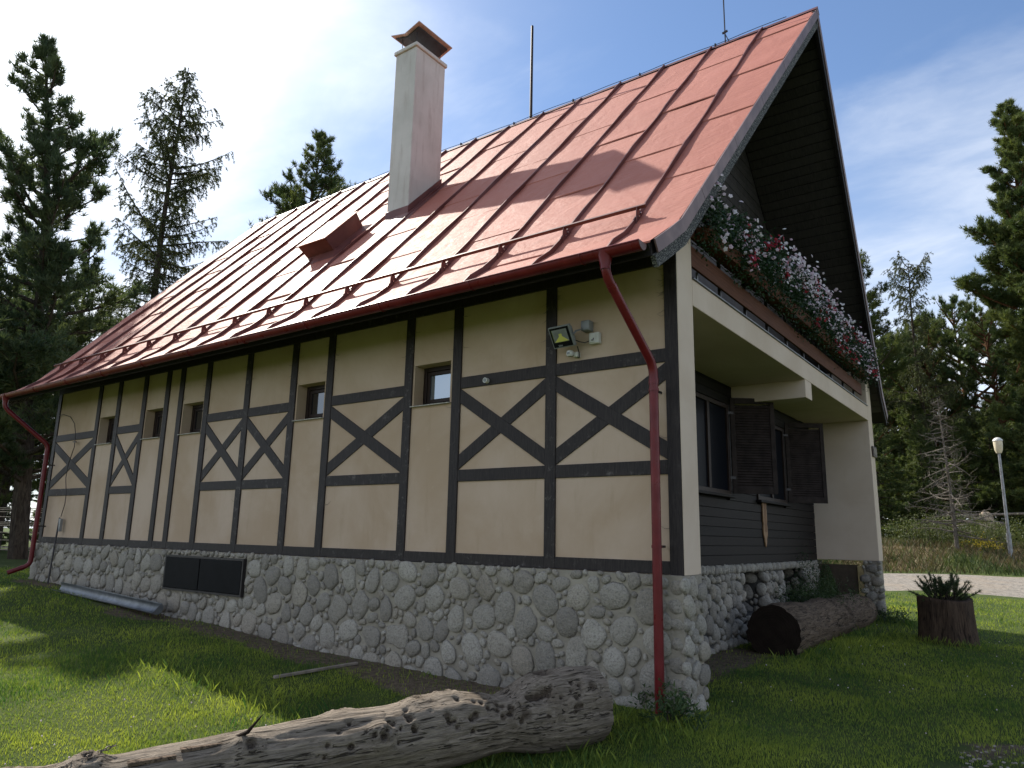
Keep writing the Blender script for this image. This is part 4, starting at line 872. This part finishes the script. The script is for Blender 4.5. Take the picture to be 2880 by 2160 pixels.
# ------------------------------------------------------------------ vegetation
def spikes(P, D, rg, K, ln, wd, spread, up_=0.):
    """tufts of needle triangles: centre P (n,3), direction D (n,3)"""
    n = len(P); dr = unit(D[:, None, :]+spread*rg.normal(size=(n, K, 3))+np.array([0, 0, up_])); l_ = ln*rg.uniform(.6, 1.25, (n, K, 1))
    q = unit(np.cross(dr, rg.normal(size=(n, K, 3))))*wd*rg.uniform(.7, 1.3, (n, K, 1)); b = P[:, None, :]+dr*l_*.05
    V = np.stack([b-q, b+q, b+dr*l_], 2).reshape(-1, 3); F = np.arange(n*K*3).reshape(-1, 3); return V, F
def limbs_tubes(polys, seg=5):
    mb = MB()
    for pts, rs in polys: mb.tube(pts, rs, seg if rs[0] > .03 else 3, False)
    return mb
def finish_tree(root, polys, V, F, rnd, bark, leaf):
    o = limbs_tubes(polys, 8).build('trunk', bark, root, smooth=True)
    npobj('crown', V, F, leaf, root, {'rnd': rnd})
def curve(p, az, el, ln, bend, n=6, wob=0., rg=None):
    pts = [np.array(p, float)]; e = el; a = az
    for k in range(n):
        e += bend/n; a += wob*(rg.normal() if rg is not None else 0); st = ln/n
        pts.append(pts[-1]+st*np.array([math.cos(a)*math.cos(e), math.sin(a)*math.cos(e), math.sin(e)]))
    return pts
def pine(name, label, loc, H, seed, start=.35, rmax=3.2, nl=62, leaf='pine_needle', bark='bark_grey', tr=.26, group='pines round the house', rot=(0, 0, 0), shape=None, K=10, ln=.25, dens=.9, gap=1.):
    rg = np.random.default_rng(seed); t = thing(name, label, 'tree', loc, rot, group, world_parts=False); polys = []; TP, TD = [], []
    ph = rg.uniform(0, 6); tz = np.linspace(0, H, 14); tx = .25*np.sin(tz*.25+ph)*tz/H*1.2; ty = .25*np.cos(tz*.21+ph)*tz/H*1.2
    polys.append((list(np.stack([tx, ty, tz], 1)), list(tr*(1-.93*(tz/H)**.9)+.01)))
    shape = shape or (lambda q: (1-q)**.62*(.55+.45*math.sin(q*9+seed))*.9+.25*(1-q)+.06)
    for i in range(nl):
        q = min(.985, (i+rg.uniform(0, 1))/nl); z = H*(start+(1-start)*q); az = i*2.39996+rg.normal()*.35; ln_ = rmax*max(.05, shape(q))*rg.uniform(.55, 1.15)*(1-gap*(.5-.95*float(vnoise((az % 6.2832)*1.1, z*.42, 1., seed))))
        p = (np.interp(z, tz, tx), np.interp(z, tz, ty), z); el = rg.uniform(-.12, .30)+.55*q; br = curve(p, az, el, ln_, rg.uniform(.05, .5), 6, .10, rg); r0 = .022+.020*ln_
        polys.append((br, list(np.linspace(r0, .013, 7))))
        ns = max(4, int(ln_*4.6*dens))
        for j in range(ns):
            f = rg.uniform(.30, 1.0); k = min(5, int(f*6)); b = np.array(br[k])+(np.array(br[k+1])-np.array(br[k]))*(f*6-k); sl = ln_*rg.uniform(.18, .36)*(1.15-f*.5)+.12
            sb = curve(b, az+rg.choice((-1, 1))*rg.uniform(.4, 1.2), el+rg.uniform(-.1, .5), sl, rg.uniform(.1, .6), 3, .1, rg); polys.append((sb, [.016, .013, .010, .008]))
            nt_ = max(7, int(sl*20*dens)); u = rg.uniform(.25, 1.05, nt_); pts = np.array(sb); kk = np.minimum(2, (u*3).astype(int)); bp = pts[kk]+(pts[kk+1]-pts[kk])*(u*3-kk)[:, None]; bp += rg.normal(size=(nt_, 3))*.06*(.5+sl)
            dd = unit(pts[kk+1]-pts[kk])+np.array([0, 0, .45]); TP.append(bp); TD.append(unit(dd))
        tip = np.array(br[-1]); TP.append(tip+rg.normal(size=(5, 3))*.09); TD.append(unit(np.tile(np.array(br[-1])-np.array(br[-2]), (5, 1))+np.array([0, 0, .5])))
    TP.append(np.array([[tx[-1], ty[-1], H-.15*k] for k in range(5)])); TD.append(np.tile(np.array([0, 0, 1.]), (5, 1)))
    P, D = np.concatenate(TP), np.concatenate(TD); V, F = spikes(P, D, rg, K, ln, .018, .62, .12)
    cn = vnoise(P[:, 0]*.9+P[:, 2]*.6, P[:, 1]*.9-P[:, 2]*.7, 1.1, seed); rnd = np.repeat(np.clip(.1+.7*cn+.16*rg.normal(size=len(P)), 0, 1), K*3); finish_tree(t, polys, V, F, rnd, bark, leaf); return t
def larch(name, label, loc, H, seed, start=.12, rmax=3.0, nl=58, leaf='larch_needle', bark='bark_grey', shape=None, group='larches round the house', dead=False, rot=(0, 0, 0)):
    rg = np.random.default_rng(seed); t = thing(name, label, 'tree', loc, rot, group, world_parts=False); polys = []; TP, TD = [], []
    tz = np.linspace(0, H, 14); tx = .12*np.sin(tz*.3+seed); ty = .12*np.cos(tz*.27+seed); polys.append((list(np.stack([tx, ty, tz], 1)), list(.24*H/20*(1-.95*(tz/H))+.012)))
    for i in range(nl):
        q = min(.98, (i+rg.uniform(0, 1))/nl); z = H*(start+(1-start)*q); az = i*2.39996+rg.normal()*.4; ln_ = rmax*(shape(q) if shape else ((1-q)**.8*.95+.10))*rg.uniform(.5, 1.15)
        p = (np.interp(z, tz, tx), np.interp(z, tz, ty), z); el = (rg.uniform(-.30, .10)+.45*q) if not dead else rg.uniform(-.45, .55); br = curve(p, az, el, ln_, rg.uniform(.0, .75) if not dead else rg.uniform(-.7, .6), 6, .07 if not dead else .16, rg)
        polys.append((br, list(np.linspace(.016+.012*ln_, .006, 7)))); pts = np.array(br)
        ns = max(6, int(ln_*(14 if not dead else 9)))
        for j in range(ns):
            f = rg.uniform(.12, 1.0); k = min(5, int(f*6)); b = pts[k]+(pts[k+1]-pts[k])*(f*6-k); sl = (rg.uniform(.25, 1.05) if not dead else rg.uniform(.2, .8))*(1.15-.5*f)*min(1, .4+ln_/2)
            sb = curve(b, az+rg.choice((-1, 1))*rg.uniform(.2, 1.5), rg.uniform(-.9, .1) if not dead else rg.uniform(-.7, .6), sl, rg.uniform(-1.1, -.5) if not dead else rg.uniform(-1.6, 1.2), 4, .2 if not dead else .5, rg); polys.append((sb, [.012, .010, .008, .006, .004] if not dead else [.008, .007, .006, .005, .003]))
            if not dead:
                n_ = max(4, int(sl*17)); u = rg.uniform(.0, 1.0, n_); ps = np.array(sb); kk = np.minimum(3, (u*4).astype(int)); TP.append(ps[kk]+(ps[kk+1]-ps[kk])*(u*4-kk)[:, None]); TD.append(unit(ps[kk+1]-ps[kk]))
    if dead:
        o = limbs_tubes(polys, 6).build('trunk', bark, t, smooth=True); return t
    P, D = np.concatenate(TP), np.concatenate(TD); K = 6; V, F = spikes(P, D, rg, K, .10, .013, .9, .0); finish_tree(t, polys, V, F, np.repeat(rg.random(len(P)), K*3), bark, leaf); return t
def spruce(name, label, loc, H, seed, start=.05, rmax=2.6, nl=90, leaf='spruce_needle', group='spruces round the house'):
    rg = np.random.default_rng(seed); t = thing(name, label, 'tree', loc, (0, 0, 0), group, world_parts=False); polys = []; TP, TD = [], []
    polys.append(([(0, 0, z) for z in np.linspace(0, H, 8)], list(.2*H/16*(1-.95*np.linspace(0, 1, 8))+.01)))
    for i in range(nl):
        q = (i+rg.uniform(0, 1))/nl; z = H*(start+(1-start)*q); az = i*2.39996+rg.normal()*.3; ln_ = rmax*((1-q)**.85+.05)*rg.uniform(.65, 1.1); br = curve((0, 0, z), az, -.12-.2*(1-q)+.5*q, ln_, rg.uniform(-.1, .5), 5, .05, rg); polys.append((br, list(np.linspace(.014+.012*ln_, .005, 6)))); pts = np.array(br)
        n_ = int(ln_*34)+8; u = rg.uniform(.08, 1., n_); kk = np.minimum(4, (u*5).astype(int)); b = pts[kk]+(pts[kk+1]-pts[kk])*(u*5-kk)[:, None]; lat = rg.uniform(-1, 1, (n_, 1))*np.array([-math.sin(az), math.cos(az), 0])*.42*(1.1-u)[:, None]*ln_*.6
        TP.append(b+lat+np.array([0, 0, 1])*(-np.abs(lat).sum(1)*.25+rg.normal(size=n_)*.04)[:, None]); TD.append(unit(lat*1.5+np.array([math.cos(az), math.sin(az), -.25])*.5))
    P, D = np.concatenate(TP), np.concatenate(TD); K = 11; V, F = spikes(P, D, rg, K, .17, .015, .55, -.05); finish_tree(t, polys, V, F, np.repeat(rg.random(len(P)), K*3), 'bark_grey', leaf); return t
def bush(name, label, loc, size, seed, leaf, n, ls, group, cone=False, cat='shrub', stems=7, smat='bark_grey'):
    rg = np.random.default_rng(seed); t = thing(name, label, cat, loc, (0, 0, 0), group, world_parts=False); sx, sy, sz = size
    cl = rg.normal(size=(26, 3))*np.array([.34, .34, .22])+np.array([0, 0, .5]); P = cl[rg.integers(26, size=n)]+rg.normal(size=(n, 3))*.13
    if cone: h = rg.beta(1.1, 1.9, n); a = rg.uniform(0, 6.283, n); r_ = (1-h)**.8*(.5+.5*rg.random(n))*.5+.03; P = np.stack([r_*np.cos(a), r_*np.sin(a), h], 1)
    P[:, 2] = np.abs(P[:, 2]); P *= np.array([sx, sy, sz]); U = unit(rg.normal(size=(n, 3))+np.array([0, 0, .6]))*ls*rg.uniform(.6, 1.3, (n, 1)); Vv = unit(np.cross(U, rg.normal(size=(n, 3))))*ls*.45
    V, F = quads(P, U, Vv); npobj('foliage', V, F, leaf, t, {'rnd': np.repeat(rg.random(n), 4)})
    polys = [(curve((rg.normal()*.05*sx, rg.normal()*.05*sy, -.05), rg.uniform(0, 6.28), rg.uniform(.8, 1.5), sz*rg.uniform(.6, .9), -.2, 4, .1, rg), [.018, .014, .010, .007, .004]) for _ in range(stems)]
    limbs_tubes(polys, 5).build('stem', smat, t); return t
def g3(x, y, dz=0.): return (x, y, float(gz(x, y))+dz)
def trees():
    # left of the house
    pine('tall_pine', 'tall dark pine with bare trunk beside the left end of the house', g3(-24.6, 3.3, -.1), 19.3, 21, .13, 5.4, 130, 'pine_dark', shape=lambda q: min(.72, (1-q)*1.15)*(.82+.18*math.sin(q*23))+.03, tr=.30, rot=(R(3.0), R(-4.4), 0), group='tall pines at the left', ln=.28, dens=.95)
    pine('tall_pine', 'pine at the left picture edge nearest the front lawn', g3(-23.0, -2.6, -.1), 17.5, 22, .28, 3.2, 60, 'pine_dark', tr=.26, group='tall pines at the left', ln=.28)
    L1 = pine('broad_pine', 'broad green pine between the tall pine and the larch', g3(-37.5, 9.0), 16.0, 23, .12, 5.0, 96, 'pine_needle', group='pines behind the left roof end')
    copy_tree(L1, g3(-44.5, 8.5), 2.1, (1.05, 1.05, 1.1), 'green pine behind the trunk of the tall left pine', 'pines behind the left roof end')
    copy_tree(L1, g3(-30.5, 4.6), 5.3, (.8, .8, .72), 'low dark pine right behind the bare trunk of the tall left pine', 'pines behind the left roof end')
    copy_tree(L1, g3(-33.8, 2.0), 3.3, (1.0, 1.0, .9), 'dark pine filling the left edge behind the bare trunk', 'pines behind the left roof end')
    copy_tree(L1, g3(-36.5, 13.2), 4.0, (.85, .85, .72), 'low pine showing just above the left roof edge below the larch', 'pines behind the left roof end')
    larch('tall_larch', 'tall slender larch with drooping twigs behind the left roof slope', g3(-31.2, 10.0), 24.6, 31, .25, 4.0, 165, shape=lambda q: min(1, .14+(1-q)*3.4)*(.70+.30*math.sin(q*31)))
    P4 = pine('ridge_pine', 'rounded pine rising above the ridge left of the chimney', g3(-30.6, 18.0), 24.3, 25, .45, 5.2, 96, 'pine_needle', group='pines behind the ridge', shape=lambda q: (1-q)**.5*(.75+.25*math.sin(q*13))+.05)
    sp = spruce('spruce_tree', 'light green spruce behind the left downpipe', g3(-33.5, 5.2), 9.5, 41, group='spruces at the left')
    copy_tree(sp, g3(-41, 5.0), 1.3, (1.25, 1.25, 1.3), 'spruce behind the rail fence at the left edge', 'spruces at the left')
    copy_tree(sp, g3(-45, 14.0), 2.3, (1.5, 1.5, 1.5), 'far spruce between the left pines', 'spruces at the left')
    # right of the house
    R1 = pine('edge_pine', 'large bushy pine at the right picture edge', g3(3.3, 38.4), 24.0, 51, .05, 3.1, 230, 'pine_needle', 'bark_orange', tr=.30, group='pines beyond the road', dens=1.6, gap=.35, shape=lambda q: min(1, (1-q)*2.2)**.7*(.80+.20*math.sin(q*15))+.05)
    R3 = pine('forest_pine', 'dark pine right behind the far roof corner', g3(-5.4, 49.0), 14.0, 52, .12, 4.6, 84, 'pine_needle', 'bark_orange', tr=.22, group='pines beyond the road', shape=lambda q: (1-q)**.5*.95+.05)
    lab = ['pine behind the dead spruce', 'pine directly left of the street lamp', 'pine crown between the larch and the edge pine', 'far pine at the back left of the right wood', 'pine behind the street lamp pole', 'far pine at the back right of the right wood', 'pine filling the gap low beside the far gable corner']
    for l_, (x, y, rz, s, h) in zip(lab, ((-2.9, 48.6, 1.2, 1.0, 1.06), (.6, 49.5, 2.5, 1.0, 1.06), (-1.9, 57.0, 3.6, 1.2, 1.28), (-7.6, 58, 4.4, 1.1, .95), (2.6, 52, 5.2, 1.1, 1.0), (5.5, 56, .6, 1.2, 1.15), (-6.8, 45.5, 3.0, .8, .72))):
        copy_tree(R3, g3(x, y), rz, (s, s, h), l_, 'pines beyond the road')
    copy_tree(P4, g3(-5.9, 39.6), 2.0, (.8, .8, .76), 'pine whose tips show past the far roof verge', 'pines behind the ridge')
    larch('crooked_larch', 'tall larch with sparse arms standing above the right hand pines', g3(-3.0, 43.5), 17.6, 32, .30, 3.3, 80, shape=lambda q: .30+.75*max(0, math.sin((q-.05)*9.2))**2*(1-.45*q)+.15*(1-q))
    larch('dead_spruce', 'bare grey dead spruce in front of the right hand wood', g3(-.55, 28.1), 6.3, 33, .10, 1.7, 90, bark='bark_dead', dead=True, group='dead trees', shape=lambda q: (1-q)**.8+.08)
    dl = bpy.data.objects.new('leaning_trunk', None)
    sr = spruce('young_spruce', 'young spruce at the far corner of the house', g3(-4.6, 36.5), 6.8, 42, group='spruces beyond the road')
    for l_, (x, y, rz, s) in zip(('young spruce left of the dead spruce', 'young spruce behind the dead spruce', 'small spruce between the lamp and the dead spruce', 'spruce in the shade behind the log pile', 'spruce behind the lamp foot'), ((-2.6, 37.5, 1., .95), (-.9, 40.5, 2., 1.0), (.35, 41.5, 3., 1.1), (-3.5, 43.0, 4., 1.3), (2.2, 44.0, 5., 1.3))):
        copy_tree(sr, g3(x, y), rz, (s, s, s), l_, 'spruces beyond the road')
    # undergrowth on the bank
    b0 = bush('bank_shrub', 'scrubby green shrub on the bank beside the far gable corner', g3(-2.3, 30.0), (1.7, 1.7, 1.3), 61, 'bush_pale', 1500, .055, 'shrubs on the bank')
    for l_, (x, y, rz, s) in zip(('shrub left of the dead spruce foot', 'shrub at the foot of the dead spruce', 'shrub right of the dead spruce foot', 'shrub just left of the lamp foot', 'shrub beyond the lamp foot', 'pale shrub further back on the bank', 'low scrub between the log pile and the lamp'), ((-1.6, 29.5, 1., 1.0), (-.4, 29.6, 2., .9), (.2, 30.0, 3., .85), (.8, 30.2, 4., .8), (2.2, 31.5, 5., 1.0), (-1.1, 32.5, .5, 1.2), (.6, 33.0, 1.7, 1.1))): copy_tree(b0, g3(x, y), rz, (s, s, s), l_, 'shrubs on the bank')
    y0 = bush('yellow_shrub', 'bright yellow flowering plant left of the lamp post', g3(.35, 28.9), (.62, .6, .62), 62, 'yellow_leaf', 260, .04, 'yellow plants on the bank', stems=5)
    copy_tree(y0, g3(.72, 29.1), 2., (.8, .8, .8), 'smaller yellow plant nearest the lamp post', 'yellow plants on the bank'); copy_tree(y0, g3(-.25, 29.2), 4., (.5, .5, .6), 'tiny yellow tuft at the dead spruce', 'yellow plants on the bank')
    # shrubs by the gable
    bush('thuja', 'dark green conical dwarf conifer behind the garden log', (-.72, 8.35, -.15), (.62, .62, 1.12), 63, 'bush_leaf', 5200, .022, 'shrubs at the gable', cone=True)
    bush('low_juniper', 'low spreading green shrub behind the middle of the garden log', (-.78, 7.25, -.1), (.9, 1.1, .72), 64, 'bush_leaf', 4200, .026, 'shrubs at the gable')
    bush('wispy_shrub', 'thin dark shrub in front of the cellar window', (-.95, 8.0, -.2), (.55, .8, 1.0), 65, 'geranium', 1100, .03, 'shrubs at the gable')
    bush('corner_plant', 'green leafy plant at the foot of the right downpipe', (-.02, -.36, -.34), (.42, .34, .32), 66, 'bush_leaf', 700, .032, 'shrubs at the gable', cat='plant')
    bush('far_corner_plant', 'leafy plant at the foot of the far stone pier', (.12, 9.6, -.32), (.75, .6, .42), 67, 'bush_leaf', 900, .04, 'shrubs at the gable', cat='plant')
    # dwarf mountain pine in the stump
    rg = np.random.default_rng(70); t = thing('dwarf_pine', 'dwarf mountain pine growing out of the stump planter', 'plant', (1.30, 7.55, .34), (0, 0, 0), None, False); polys, TP, TD = [], [], []
    for i in range(56):
        az = i*2.4; br = curve((rg.normal()*.09, rg.normal()*.09, 0), az, rg.uniform(.12, 1.25), rg.uniform(.26, .58), rg.uniform(.0, .7), 5, .15, rg); polys.append((br, [.014, .012, .010, .009, .008, .006])); ps = np.array(br); u = rg.uniform(.45, 1.02, 16); kk = np.minimum(4, (u*5).astype(int)); TP.append(ps[kk]+(ps[kk+1]-ps[kk])*(u*5-kk)[:, None]); TD.append(unit(ps[kk+1]-ps[kk]))
    P, D = np.concatenate(TP), np.concatenate(TD); V, F = spikes(P, D, rg, 12, .065, .0035, .55); limbs_tubes(polys, 5).build('stem', 'bark_grey', t); npobj('foliage', V, F, 'pine_dark', t, {'rnd': np.repeat(rg.random(len(P)), 36)})
trees()

# ------------------------------------------------------------------ far things
def far_things():
    x, y = 1.35, 28.1; z = float(gz(x, y)); t = thing('street_lamp', 'thin galvanised lamp post with cream lantern beyond the road', 'street lamp', (x, y, z))
    MB().tube([(x, y, z-.1), (x, y, z+1.0)], .085, 12).build('base', 'galvanised', t, smooth=True); MB().tube([(x, y, z+1.0), (x, y, z+4.15)], [.060, .048], 12).build('pole', 'galvanised', t, smooth=True)
    MB().lathe([(.09, 0), (.14, .12), (.165, .42), (.155, .50)], (x, y, z+4.12), 16).build('lantern', 'lamp_cream', t, smooth=True); MB().lathe([(.18, 0), (.17, .06), (.09, .13), (.02, .15)], (x, y, z+4.61), 16).build('lamp_cap', 'white_plastic', t, smooth=True)
    # stacked timber and a concrete barrel on the bank
    x, y = .15, 35.9; z = float(gz(x, y)); t = thing('barrel', 'tan barrel standing on the timber in the wood edge', 'barrel', (x, y, z))
    MB().lathe([(.28, 0), (.33, .3), (.33, .55), (.26, .80), (.12, .9)], (x, y, z+.75), 18).build('body', 'barrel_tan', t, smooth=True); MB().lathe([(.335, 0), (.335, .05)], (x, y, z+1.15), 18).build('hoop', 'dark_steel', t)
    MB().box(x-.3, x+.3, y-.3, y+.3, z-.1, z+.76).build('stand', 'old_wood', t, bevel=.02)
    for k, (x0, y0, x1, y1, h0, h1, r_, l_) in enumerate(((-1.3, 34.6, 1.0, 36.2, 1.55, 1.05, .07, 'upper pale pole leaning past the barrel'), (-1.3, 34.8, .9, 36.3, 1.15, 1.0, .08, 'lower pale pole beside the barrel'), (-1.6, 35.4, 3.4, 37.2, 1.45, 1.75, .06, 'long rail running right behind the lamp post'))):
        t = thing('timber_pole', l_, 'pole', (x0, y0, 0), group='poles at the wood edge'); a, b = float(gz(x0, y0)), float(gz(x1, y1)); MB().tube([(x0, y0, a+h0), (x1, y1, b+h1)], r_, 8).build('shaft', 'old_wood', t, smooth=True)
        for q in (.08, .92): px, py = x0+(x1-x0)*q, y0+(y1-y0)*q; MB().tube([(px, py, float(gz(px, py))-.1), (px, py, (a+h0)*(1-q)+(b+h1)*q)], .05, 6).build('support', 'old_wood', t)
    # rail fence at the far left
    A, B = Vector((-31.5, 2.0, 0)), Vector((-22.0, 8.4, 0)); t = thing('rail_fence', 'pale horizontal rail fence behind the left pine trunk', 'fence', (-27, 5, .2)); d = (B-A)
    for k in range(6):
        p = A+d*k/5; zz = float(gz(p.x, p.y)); MB().box(p.x-.05, p.x+.05, p.y-.05, p.y+.05, zz-.1, zz+1.75).build('post', 'dark_steel', t)
    for h in (.16, .24, .50, .78, 1.02, 1.08, 1.14, 1.34, 1.52, 1.60, 1.66):
        a = Vector((A.x, A.y, float(gz(A.x, A.y))+h)); b = Vector((B.x, B.y, float(gz(B.x, B.y))+h)); MB().bar(a+Vector((.04, -.08, 0)), b+Vector((.04, -.08, 0)), .028, .02, (0, 1, 0)).build('rail', 'fence_wood', t)
far_things()

# ------------------------------------------------------------------ grass
def grass():
    rg = np.random.default_rng(90)
    def blades(name, x, y, h, w_, mat, lean=.45, label=None):
        n = len(x); z = gz(x, y)-.006; az = rg.uniform(0, 6.283, n); ln_ = np.stack([np.cos(az), np.sin(az)], 1)*(h*lean*rg.uniform(.1, 1., n))[:, None]; wz = rg.uniform(0, 6.283, n); wv = np.stack([np.cos(wz), np.sin(wz)], 1)*(w_/2)[:, None]
        B = np.stack([x, y, z], 1); V = np.zeros((n, 4, 3)); V[:, 0] = B; V[:, 0, :2] -= wv; V[:, 1] = B; V[:, 1, :2] += wv
        mid = B.copy(); mid[:, :2] += ln_*.35; mid[:, 2] += h*.55; V[:, 2] = mid; V[:, 2, :2] += wv*.8; V[:, 3] = B; V[:, 3, :2] += ln_; V[:, 3, 2] += h
        F = np.array([[0, 1, 2], [0, 2, 3]]); F = (F[None]+4*np.arange(n)[:, None, None]).reshape(-1, 3)
        rn = np.clip(.08+.62*vnoise(x, y, 1.3, 8)+.22*(vnoise(x, y, 9., 11)-.5)+.16*rg.normal(size=n), 0, 1)
        o = npobj(name, V.reshape(-1, 3), F, mat, None, {'rnd': np.repeat(rn, 4)}); tag(o, label, 'grass', None, 'stuff')
    def sample(x0, x1, y0, y1, n, keep):
        x = rg.uniform(x0, x1, n); y = rg.uniform(y0, y1, n); k = keep(x, y); k = rg.random(n) < k; return x[k], y[k]
    def inhouse(x, y): return ((x > XL-.05) & (x < -.05) & (y > -.12) & (y < 10.1) & ~((x > -1.15) & (y > .45) & (y < 9.6)))
    def keep(x, y):
        d = np.hypot(x-CAM.x, y-CAM.y); k = np.clip((5.2/np.maximum(d, 3.))**1.6, 0, 1)*(1-.88*smooth(.25, .75, dirt(x, y)+.5*(vnoise(x, y, 6, 4)-.5)))
        px, py = x-2.983, y+6.902; dd = px*FH[0]+py*FH[1]; k = np.where((dd > 19.5), 0, k); k = np.where(inhouse(x, y), 0, k)
        gp = ((x-3.85)/1.6)**2+((y-.30)/.95)**2+.7*(vnoise(x, y, 4., 15)-.5); k = k*(.10+.90*smooth(.35, 1.15, gp)); return k*(dd > 1.5)
    xs, ys = [], []
    for a in ((-7, 1.2, -6, .0, 300000), (-24, -7, -6, 2.0, 420000), (-1.2, 6.5, -2.5, 8, 420000), (-1.5, 9.5, 8, 19, 330000)):
        x, y = sample(*a, keep); xs.append(x); ys.append(y)
    x = np.concatenate(xs); y = np.concatenate(ys); d = np.hypot(x-CAM.x, y-CAM.y); cl = vnoise(x, y, 2.2, 6); h = (.018+.026*cl**2+.014*rg.random(len(x)))*np.clip(.8+d/30, .8, 1.6)
    print('grass blades', len(x)); blades('lawn_grass', x, y, h, .0045*np.clip(d/6, .8, 3.2)*rg.uniform(.7, 1.4, len(x)), 'grass_blade', .6, 'short green lawn grass round the house')
    # longer tufts at the log, the wall foot and the shadow line
    tx, ty = [], []
    for cx, cy, sx, sy, n in ((-.25, -1.55, .16, .5, 260), (-.05, -.6, .3, .25, 260), (-3.2, -2.1, 1.6, .25, 900), (-5.2, -2.1, 1.2, .4, 500), (.15, 5.2, .25, 1.4, 900), (1.3, 7.15, .45, .12, 450), (.3, 9.4, .4, .3, 300)):
        tx.append(cx+rg.normal(size=n)*sx); ty.append(cy+rg.normal(size=n)*sy)
    x = np.concatenate(tx); y = np.concatenate(ty); k = ~inhouse(x, y); x, y = x[k], y[k]; blades('tall_grass', x, y, rg.uniform(.05, .16, len(x)), rg.uniform(.004, .007, len(x)), 'grass_blade', .7, 'longer grass tufts along the logs and the shadow edge')
    # dry grass on the bank beyond the road
    n = 90000; dd = rg.uniform(25.8, 37, n); rr = rg.uniform(0, 34, n); x = 2.983+FH[0]*dd+RH[0]*rr; y = -6.902+FH[1]*dd+RH[1]*rr; k = rg.random(n) < .3+.7*vnoise(x, y, .5, 9); x, y = x[k], y[k]
    gm = (vnoise(x, y, .45, 12) > .66) | (rg.random(len(x)) < .22)
    blades('dry_grass', x[~gm], y[~gm], rg.uniform(.10, .38, (~gm).sum()), rg.uniform(.015, .03, (~gm).sum()), 'dry_blade', .8, 'dry straw coloured grass on the bank beyond the road'); blades('bank_grass', x[gm], y[gm], rg.uniform(.12, .42, gm.sum()), rg.uniform(.015, .03, gm.sum()), 'bank_blade', .7, 'rough green grass on the bank beyond the road')
    # clover heads in the lawn
    P, F = STV[0]; bm = bmesh.new(); bmesh.ops.create_icosphere(bm, subdivisions=1, radius=1.); P = np.array([v.co[:] for v in bm.verts]); F = np.array([[v.index for v in f.verts] for f in bm.faces]); bm.free()
    cx = np.concatenate([rg.uniform(-4.5, -1.0, 60), rg.uniform(-.2, 4.5, 60)]); cy = np.concatenate([rg.uniform(-5, -2.4, 60), rg.uniform(.5, 9, 60)]); n = len(cx); s = rg.uniform(.005, .009, n)
    V = (P[None]*s[:, None, None]+np.stack([cx, cy, gz(cx, cy)+rg.uniform(.03, .07, n)], 1)[:, None, :]).reshape(-1, 3); FF = (F[None]+len(P)*np.arange(n)[:, None, None]).reshape(-1, 3)
    tag(npobj('clover_blossoms', V, FF, 'petal_white', None, {'rnd': rg.random(len(V))}), 'tiny white clover heads dotted over the lawn', 'clover', None, 'stuff')
    # pebbles on the gravel patch
    n = 620; a = rg.uniform(0, 6.283, n); r_ = np.sqrt(rg.random(n))*1.02; cx = 3.85+1.7*r_*np.cos(a); cy = .30+1.0*r_*np.sin(a); s = rg.uniform(.005, .017, n)
    V = (P[None]*(s[:, None, None]*np.array([1.2, 1., .6]))+np.stack([cx, cy, gz(cx, cy)+.03], 1)[:, None, :]).reshape(-1, 3); FF = (F[None]+len(P)*np.arange(n)[:, None, None]).reshape(-1, 3)
    tag(npobj('pebbles', V, FF, 'cobble', None, {'rnd': np.repeat(rg.random(n), len(P))}, True), 'loose pebbles on the gravel patch at the lower right', 'pebbles', None, 'stuff')
grass()
